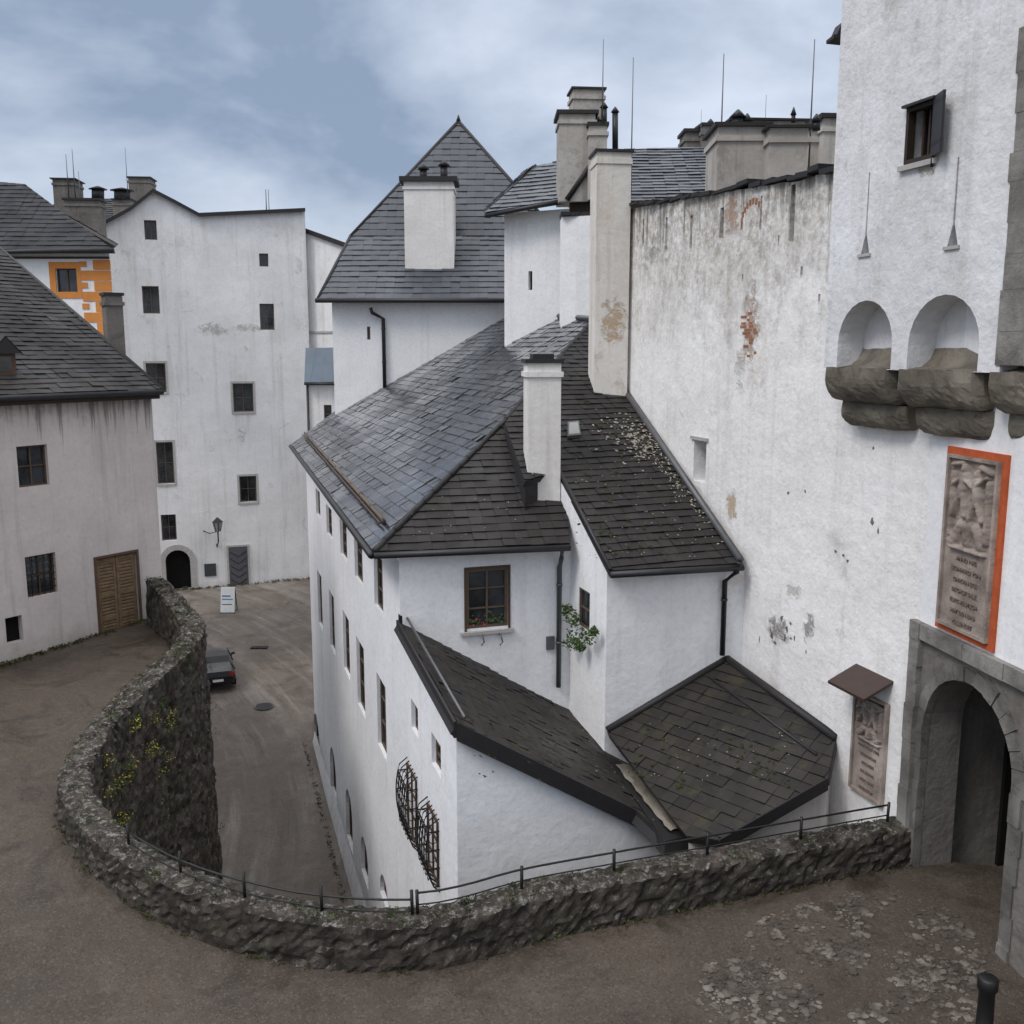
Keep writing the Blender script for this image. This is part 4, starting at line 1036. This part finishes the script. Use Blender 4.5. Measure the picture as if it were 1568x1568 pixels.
# --------------------------------------------------------- left house
lh=Bld('plastered_terrace_house')
lc=atY(0,800,25.5); rc=atY(248,880,29.5)
d=(Vector((rc.x,rc.y,0))-Vector((lc.x,lc.y,0))).normalized()
WL=Wall((lc.x-d.x*5,lc.y-d.y*5),(rc.x,rc.y))
zE=-1.25
lw=[(27,682,74,745),(40,849,87,912)]
lr=[WL.rect(*w) for w in lw]
dr=WL.rect(150,850,212,962); dr=(dr[0],dr[1],-8.6,dr[3])
v_=WL.rect(9,944,35,984)
panel(lh,'walls','plaster_pink',WL,[(0,-9),(WL.L,-9),(WL.L,zE),(0,zE)],[rh(r) for r in lr]+[rh(dr),rh(v_)],.22)
window(lh,WL,lr[0],.15,'wood_brown',2,2); window(lh,WL,lr[1],.15,'wood_brown',2,2,grille=True)
lh.add('walls','interior_dark',[WL.p(a,z,-.2) for a,z in rh(v_)],[(0,1,2,3)])
wbox(lh,'door','interior_dark',WL,dr[0],dr[1],dr[2],dr[3],-.2,-.17)
m_=(dr[0]+dr[1])/2
for (x0,x1) in ((dr[0]+.04,m_-.01),(m_+.01,dr[1]-.04)):
    wbox(lh,'door','wood_shutter',WL,x0,x0+.09,dr[2],dr[3]-.04,-.12,-.05); wbox(lh,'door','wood_shutter',WL,x1-.09,x1,dr[2],dr[3]-.04,-.12,-.05)
    z=dr[2]+.05
    while z<dr[3]-.1:
        box(lh,'door','wood_shutter',WL.p(x0+.09,z,-.06),WL.d*(x1-x0-.18),WL.n*-.05+Vector((0,0,.05)),Vector((0,0,.045))); z+=.1
    for zz in (dr[2]+.75,dr[2]+1.45,dr[3]-.14): wbox(lh,'door','wood_shutter',WL,x0+.09,x1-.09,zz,zz+.1,-.12,-.045)
for (x0,x1,y0,y1) in ((dr[0]-.07,dr[0],dr[2],dr[3]+.07),(dr[1],dr[1]+.07,dr[2],dr[3]+.07),(dr[0],dr[1],dr[3],dr[3]+.07)): wbox(lh,'door','wood_brown',WL,x0,x1,y0,y1,-.05,.03)
lh.add('walls','plaster_pink',[WL.p(WL.L,-9.5,0),WL.p(WL.L,zE,0),WL.p(WL.L,zE,-10)+WL.d*-.5,WL.p(WL.L,-9.5,-10)+WL.d*-.5],[(0,1,2,3)])
ez=zE+.1
q1=WL.p(WL.L+.1,ez,.4); q0=WL.p(-.5,ez,.4); dep_=8.2; rise=.56*dep_
q2=WL.p(WL.L-.05,ez+rise,.4-dep_); q3=WL.p(-.5,ez+rise,.4-dep_)
roof(lh,'roof',[q0,q1,q2,q3],'roof_brown',.26,.32,lift=.022)
gutter(lh,q0,q1,.09); tube(lh,'gutters','copper_brown',[q0+Vector((0,0,.28))-WL.n*.45,q1+Vector((0,0,.28))-WL.n*.45],.03,6)
tube(lh,'ridge_caps','flashing_dark',[q1,q2],.08,6)
wbox(lh,'eaves','wood_dark',WL,-.3,WL.L+.05,zE-.16,zE,-.1,.34)
lh.add('walls','plaster_pink',[WL.p(WL.L,zE,0),WL.p(WL.L,ez+.4*.56-.15,0),WL.p(WL.L-.1,ez+rise-.3,.4-dep_),WL.p(WL.L-.1,zE,.4-dep_)],[(0,1,2,3)])
pls=plane3(q0,q1,q2)
dp=onpl(12,575,pls); dd=-WL.n
wl=WL.d
box(lh,'dormer','wood_brown',dp-wl*.35,wl*.6,dd*1.3,Vector((0,0,.62)))
wbd=dp+Vector((0,0,.1))-dd*.01-wl*.22
lh.add('dormer','glass_window',[wbd,wbd+wl*.34,wbd+wl*.34+Vector((0,0,.4)),wbd+Vector((0,0,.4))],[(0,1,2,3)])
tp_=dp+Vector((0,0,1.05))-wl*.05-dd*.12
L_=dp+Vector((0,0,.58))-wl*.5-dd*.12; R_=dp+Vector((0,0,.58))+wl*.4-dd*.12
for a,c in ((L_,tp_),(tp_,R_)):
    lh.add('dormer','flashing_dark',[a,c,c+dd*1.9,a+dd*1.6],[(0,1,2,3)]); lh.add('dormer','flashing_dark',[a-Vector((0,0,.05)),c-Vector((0,0,.05)),c,a],[(0,1,2,3)])
lh.add('dormer','flashing_dark',[L_,R_,tp_],[(0,1,2)])
chimney(lh,'chimney',161,186,452,32.4,-.8,.6,'plaster_grey_recess',rot=.6,capover=.05)
lh.finish()

oh=Bld('orange_quoin_house')
YO=45
l=atY(-120,400,YO); r_=atY(168,400,YO); WO=Wall((l.x,YO),(r_.x,YO))
zo=atY(100,384,YO).z
wo=WO.rect(86,411,118,447)
panel(oh,'walls','plaster_white',WO,[(0,-16),(WO.L,-16),(WO.L,zo),(0,zo)],[rh(wo)],.25)
window(oh,WO,wo,.15,'wood_brown',2,1)
s0,s1,z0,z1=wo; w=.28
for (a,b_,c,d_) in ((s0-w,s0,z0-w,z1+w),(s1,s1+w*.7,z0-w,z1+w),(s0,s1,z1,z1+w),(s0,s1,z0-w,z0)): wbox(oh,'trim','plaster_orange',WO,a,b_,c,d_,-.02,.03)
wbox(oh,'trim','copper_brown',WO,0,WO.L,zo-.35,zo-.25,-.02,.06)
z=zo-.4; k=0
while z>-5:
    w_2=1.3 if k%2 else .75; wbox(oh,'trim','plaster_orange',WO,WO.L-w_2,WO.L+.02,z-.42,z,-.02,.032); 
    if k%2==0: wbox(oh,'trim','plaster_orange',WO,WO.L-1.35,WO.L-1.05,z-.3,z-.06,-.02,.034)
    z-=.46; k+=1
sd=Vector((-4.5,8,0))
A_=WO.p(WO.L,-16,0); B_=WO.p(WO.L,zo,0)
oh.add('walls','plaster_white',[A_,B_,B_+sd,A_+sd],[(0,1,2,3)])
o0=atY(-160,386,YO-.5); o1=atY(174,381,YO-.5); o2=atY(40,286,YO+3.5); o3=atY(-160,262,YO+4)
roof(oh,'roof',[o0,o1,o2,o3],'roof_far',.34,.4); gutter(oh,o0,o1,.1)
o4=o1+Vector((-4.6,8,0)); roof(oh,'roof',[o1,o2,o2+Vector((-3,3,0)),o4],'roof_far',.34,.4)
oh.finish()
bw=Bld('rear_castle_wing')
l=atY(60,400,66); r_=atY(300,400,66); WB2=Wall((l.x,66),(r_.x,66))
zz=atY(100,342,66).z
panel(bw,'walls','plaster_far',WB2,[(0,-16),(WB2.L,-16),(WB2.L,zz),(0,zz)])
roof(bw,'roof',[atY(55,345,65.6),atY(235,345,65.6),atY(215,305,70),atY(90,305,70)],'roof_far',.4,.5)
bw.finish()
stack('chimney_stack',[(80,112,274,0,1.5),(98,150,306,-.6,1.0)],56,4,'plaster_grey_recess',pots=[(150,290,305,.35)])
stack('chimney_stack',[(196,228,272,0,1.5)],68,4,'plaster_grey_recess')
stack('chimney_stack',[(172,200,306,0,1.2)],62,4,'plaster_grey_recess',pots=[(187,292,306,.5)])

# --------------------------------------------------------- car
def car():
    b=Bld('parked_car')
    st=[(-2.05,.70,.38,.62,.70,.60),(-1.98,.80,.28,.80,.95,.66),(-1.6,.85,.24,.88,1.30,.60),(-1.0,.86,.22,.90,1.45,.58),(-.2,.86,.22,.90,1.47,.60),(.5,.86,.22,.89,1.38,.60),(1.05,.85,.22,.87,.98,.66),(1.6,.82,.24,.78,.84,.62),(1.95,.74,.28,.62,.70,.56),(2.05,.62,.36,.5,.56,.5)]
    vs=[];fs=[];n=10
    for (y,w,zb_,zbelt,zt2,wt) in st:
        half=[(w*.92,zb_),(w,zb_+.18),(w,(zb_+zbelt)/2+.05),(w*.97,zbelt),(wt,zt2-.03)]
        vs+=[Vector((x,y,z)) for x,z in half]+[Vector((-x,y,z)) for x,z in half[::-1]]
    for i in range(len(st)-1):
        for k in range(n):
            a=i*n+k; c=i*n+(k+1)%n
            fs.append((a,c,c+n,a+n))
    body=[];glass=[]
    for i in range(len(st)-1):
        for k in range(n):
            f=fs[i*n+k]
            if (k in (3,5)) and 1<=i<=5: glass.append(f)
            elif k==4 and i in (1,5): glass.append(f)
            else: body.append(f)
    body.append(tuple(range(n))); body.append(tuple(reversed([(len(st)-1)*n+k for k in range(n)])))
    Yc=47.2
    P=atY(331,1040,Yc); th=math.radians(20); M=Matrix.Translation(Vector((P.x,Yc,zl(Yc)+.02)))@Matrix.Rotation(th,4,'Z')
    T=lambda vv:[M@v for v in vv]
    b.add('body','car_paint',T(vs),body); b.add('glass','glass_window',T(vs),glass)
    for i in (2,4,5):
        for sx in (1,-1):
            a=vs[i*n+3].copy();c=vs[i*n+4].copy(); a.x*=sx;c.x*=sx; tube(b,'body','car_paint',T([a,c]),.035,6)
    for y in (-1.3,1.3):
        for sx in (1,-1):
            c=Vector((sx*.76,y,.31)); tube(b,'wheels','rubber',T([c-Vector((.1,0,0)),c+Vector((.1,0,0))]),.31,18); tube(b,'wheels','pipe_grey',T([c+Vector((sx*.1,0,0)),c+Vector((sx*.115,0,0))]),.19,12)
    R3=M.to_3x3()
    for sx in (1,-1):
        box(b,'lights','tail_red',M@Vector((sx*.62-.1,-2.04,.68)),R3@Vector((.2,0,0)),R3@Vector((0,.06,0)),R3@Vector((0,0,.2)))
        tube(b,'mirrors','car_paint',T([Vector((sx*.84,.75,.95)),Vector((sx*1.0,.72,1.0))]),.07,8)
    box(b,'plate','sign_white',M@Vector((-.25,-2.075,.45)),R3@Vector((.5,0,0)),R3@Vector((0,.03,0)),R3@Vector((0,0,.11)))
    b.finish()
car()
dm=Bld('drain_grate'); r=ray(383,994); Y=51; p=Vector((r.x/r.y*Y,Y,zl(Y)+.04)); box(dm,'g','iron_black',p,(.9,0,0),(0,.4,0),(0,0,.03)); 
for k in range(6): box(dm,'g','metal_dark',p+Vector((.08+k*.14,.03,.03)),(.05,0,0),(0,.34,0),(0,0,.012))
dm.finish()
mh=Bld('manhole_cover'); r=ray(405,1094); Y=43.8; p=Vector((r.x/r.y*Y,Y,zl(Y)+.04)); tube(mh,'g','metal_dark',[p,p+Vector((0,0,.03))],.38,20,False); tube(mh,'g','pipe_grey',[p+Vector((0,0,.0)),p+Vector((0,0,.02))],.46,20,False); mh.finish()
bo=Bld('iron_bollard'); Y=11.6; r=ray(1508,1560); p=Vector((r.x/r.y*Y,Y,zt(Y)))
tube(bo,'p','iron_black',[p,p+Vector((0,0,.12)),p+Vector((0,0,.16)),p+Vector((0,0,.78)),p+Vector((0,0,.82)),p+Vector((0,0,.96)),p+Vector((0,0,.98))],[.17,.16,.11,.10,.13,.13,.10],14); bo.finish()
pbk=Bld('loose_cobblestones')
poly=[(1080,1480),(1180,1400),(1300,1368),(1480,1368),(1560,1400),(1568,1500),(1480,1568),(1040,1568),(1070,1530)]
cnt=0
while cnt<1700:
    px=U(1040,1568);py=U(1368,1568)
    if not inpoly(px,py,poly): continue
    if noise.noise(Vector((px*.012,py*.015,5)))<-.02+U(-.22,.22): continue
    r=ray(px,py); Y=-9.64/(r.z/r.y-.053); c=Vector((r.x/r.y*Y,Y,zt(Y)+.002)); e=.012+.06*R()**2.4
    if Gx(Y)<c.x+.1: continue
    n=7; vs=[];fs=[]
    for (rr,hh) in ((1,0),(.85,.35),(.4,.5)):
        for k in range(n):
            t=2*math.pi*k/n+c.x; vs.append(c+Vector((e*rr*math.cos(t)*U(.7,1.3),e*rr*math.sin(t)*U(.6,1.2),e*hh*.7)))
    for j in range(2):
        for k in range(n): fs.append((j*n+k,j*n+(k+1)%n,(j+1)*n+(k+1)%n,(j+1)*n+k))
    fs.append(tuple(2*n+k for k in range(n))); pbk.add('s','stone_pebbles',vs,fs); cnt+=1
pbk.finish()
def leaves(b,mat,c,rad,n,sz,sq=1.0):
    for k in range(n):
        while True:
            v=Vector((U(-1,1),U(-1,1),U(-1,1)))
            if v.length<1: break
        q=c+Vector((v.x*rad,v.y*rad,v.z*rad*sq)); a=Vector((U(-1,1),U(-1,1),U(-.4,1))).normalized(); s_=a.cross(Vector((U(-1,1),U(-1,1),U(-1,1)))).normalized(); e=U(.6,1.2)*sz
        b.add('foliage',mat,[q,q+a*e*.5+s_*e*.28,q+a*e,q+a*e*.5-s_*e*.28],[(0,1,2,3)])
pl=Bld('climbing_plant'); 
for (px,py,rd) in ((880,948,.2),(888,972,.3),(878,985,.16),(904,975,.18),(872,935,.13),(912,968,.1),(893,990,.12)):
    s_,z=WBs.st(px-4,py,.25); leaves(pl,'leaf_green',WBs.p(s_,z,.25),rd,90,.10)
pl.finish()
wp=Bld('wall_vegetation')
def lanepoint(i,z,off=.45):
    p=line[i]; d=tang(i); nl=Vector((-d.y,d.x,0)); return Vector((p.x,p.y,z))+nl*(off)
idx=[i for i in range(len(line)) if line[i].x<-5.5]
for k in range(80):
    i=random.choice(idx[10:]); top=zt(line[i].y)+line[i].z; z=top-abs(random.gauss(0,2.4))-.1
    leaves(wp,random.choice(['moss_green','moss_green','leaf_green']),lanepoint(i,z,.32+.03*.6*(top-z)),U(.08,.25),40,.05,.7)
for k in range(22):
    i=random.choice([j for j in idx if 18.5<line[j].y<23]); top=zt(line[i].y)+line[i].z; z=top-U(.3,2.4)
    c=lanepoint(i,z,.42); leaves(wp,'leaf_green',c,.16,22,.06); leaves(wp,'flower_yellow',c,.18,24,.045)
for k in range(300):
    i=random.randrange(len(line)) if R()<.65 else random.randrange(len(line)//3); p=line[i]; d=tang(i); nl=Vector((-d.y,d.x,0)); c=Vector((p.x,p.y,zt(p.y)+p.z+.03))+nl*U(-.25,.25)
    leaves(wp,'moss_green' if R()<.8 else 'leaf_green',c,U(.03,.13),18,.04,.4)
wp.finish()
gr=Bld('grass_verge')
for k in range(260):
    t=R(); q=WL.p(WL.L*t,0,U(0,.35)*U(0,1)); q.z=zt(q.y)+.02; leaves(gr,'grass_dry' if R()<.5 else 'moss_green',q,.09,9,.07,.4)
for k in range(220):
    i=random.randrange(0,len(line)); p=line[i]; d=tang(i); nl=Vector((-d.y,d.x,0)); c=Vector((p.x,p.y,zt(p.y)+.02))-nl*U(.3,.42); leaves(gr,'moss_green' if R()<.7 else 'grass_dry',c,.06,9,.045,.3)
for k in range(160):
    Y=U(26,40); c=Vector((Fx(Y)-.42-U(0,.15),Y,zl(Y)+.03)); leaves(gr,'moss_green',c,.07,7,.05,.3)
for k in range(90):
    q=WH_.p(U(3,WH_.L),0,U(.05,.3)); q.z=zl(q.y)+.05; leaves(gr,'grass_dry',q,.12,8,.1,.4)
gr.finish()

# --------------------------------------------------------- world, sun, camera
w=bpy.data.worlds.new('World'); scene.world=w; w.use_nodes=True; nt=w.node_tree; N=nt.nodes; Lk=nt.links
bg=N['Background']; bg.inputs[1].default_value=.1
az=math.atan2(-.75,-.55); el=math.radians(50)
sky=N.new('ShaderNodeTexSky'); sky.sky_type='NISHITA'; sky.sun_disc=False; sky.sun_elevation=el; sky.sun_rotation=az
tc=N.new('ShaderNodeTexCoord'); mp=N.new('ShaderNodeMapping'); mp.inputs['Scale'].default_value=(1.7,1.7,3.4); mp.inputs['Location'].default_value=(.62,.0,.45)
Lk.new(tc.outputs['Generated'],mp.inputs[0])
nz=N.new('ShaderNodeTexNoise'); nz.inputs['Scale'].default_value=1.7; nz.inputs['Detail'].default_value=6; nz.inputs['Roughness'].default_value=.52; nz.inputs['Distortion'].default_value=.15
Lk.new(mp.outputs[0],nz.inputs['Vector'])
sx=N.new('ShaderNodeSeparateXYZ'); Lk.new(tc.outputs['Generated'],sx.inputs[0])
def mrange(a,b,c,d,src):
    m=N.new('ShaderNodeMapRange'); m.inputs[1].default_value=a; m.inputs[2].default_value=b; m.inputs[3].default_value=c; m.inputs[4].default_value=d; Lk.new(src,m.inputs[0]); return m.outputs[0]
def mixc(f,a,b):
    m=N.new('ShaderNodeMix'); m.data_type='RGBA'
    for s_,v in ((m.inputs[0],f),(m.inputs[6],a),(m.inputs[7],b)):
        if hasattr(v,'is_output'): Lk.new(v,s_)
        else: s_.default_value=v
    return m.outputs[2]
# heavier cloud towards the west (left), thinner and brighter towards the east
ad=N.new('ShaderNodeMath'); ad.operation='ADD'; Lk.new(nz.outputs[0],ad.inputs[0]); Lk.new(mrange(-.5,.4,-.07,.05,sx.outputs[0]),ad.inputs[1])
rp=N.new('ShaderNodeValToRGB'); e=rp.color_ramp.elements; e[0].position=.36; e[0].color=(2.9,3.75,5.2,1); e[1].position=.60; e[1].color=(7.3,8.1,9.5,1)
Lk.new(ad.outputs[0],rp.inputs[0])
c1=mixc(mrange(.32,.9,0,1,sx.outputs[2]),rp.outputs[0],(19.5,19.8,20.5,1))
c2=mixc(mrange(.17,.02,0,.75,sx.outputs[2]),c1,(7.2,8.0,9.1,1))
c3=mixc(.94,sky.outputs[0],c2)
Lk.new(c3,bg.inputs[0])
sun=bpy.data.lights.new('sun','SUN'); sun.energy=1.5; sun.angle=math.radians(18); sun.color=(1,.965,.93)
so=bpy.data.objects.new('sun',sun); scene.collection.objects.link(so)
dv=Vector((math.sin(az)*math.cos(el),math.cos(az)*math.cos(el),math.sin(el))); so.rotation_euler=dv.to_track_quat('Z','Y').to_euler(); so.location=(0,0,40)
cam=bpy.data.cameras.new('camera'); cam.sensor_width=36; cam.lens=36*FOC/1568; cam.clip_end=4000; cam.clip_start=.1
co=bpy.data.objects.new('camera',cam); co.location=(0,0,0); co.rotation_euler=(math.radians(90)-PITCH,0,0); scene.collection.objects.link(co); scene.camera=co
scene.view_settings.view_transform='Standard'; scene.view_settings.look='None'; scene.view_settings.exposure=0
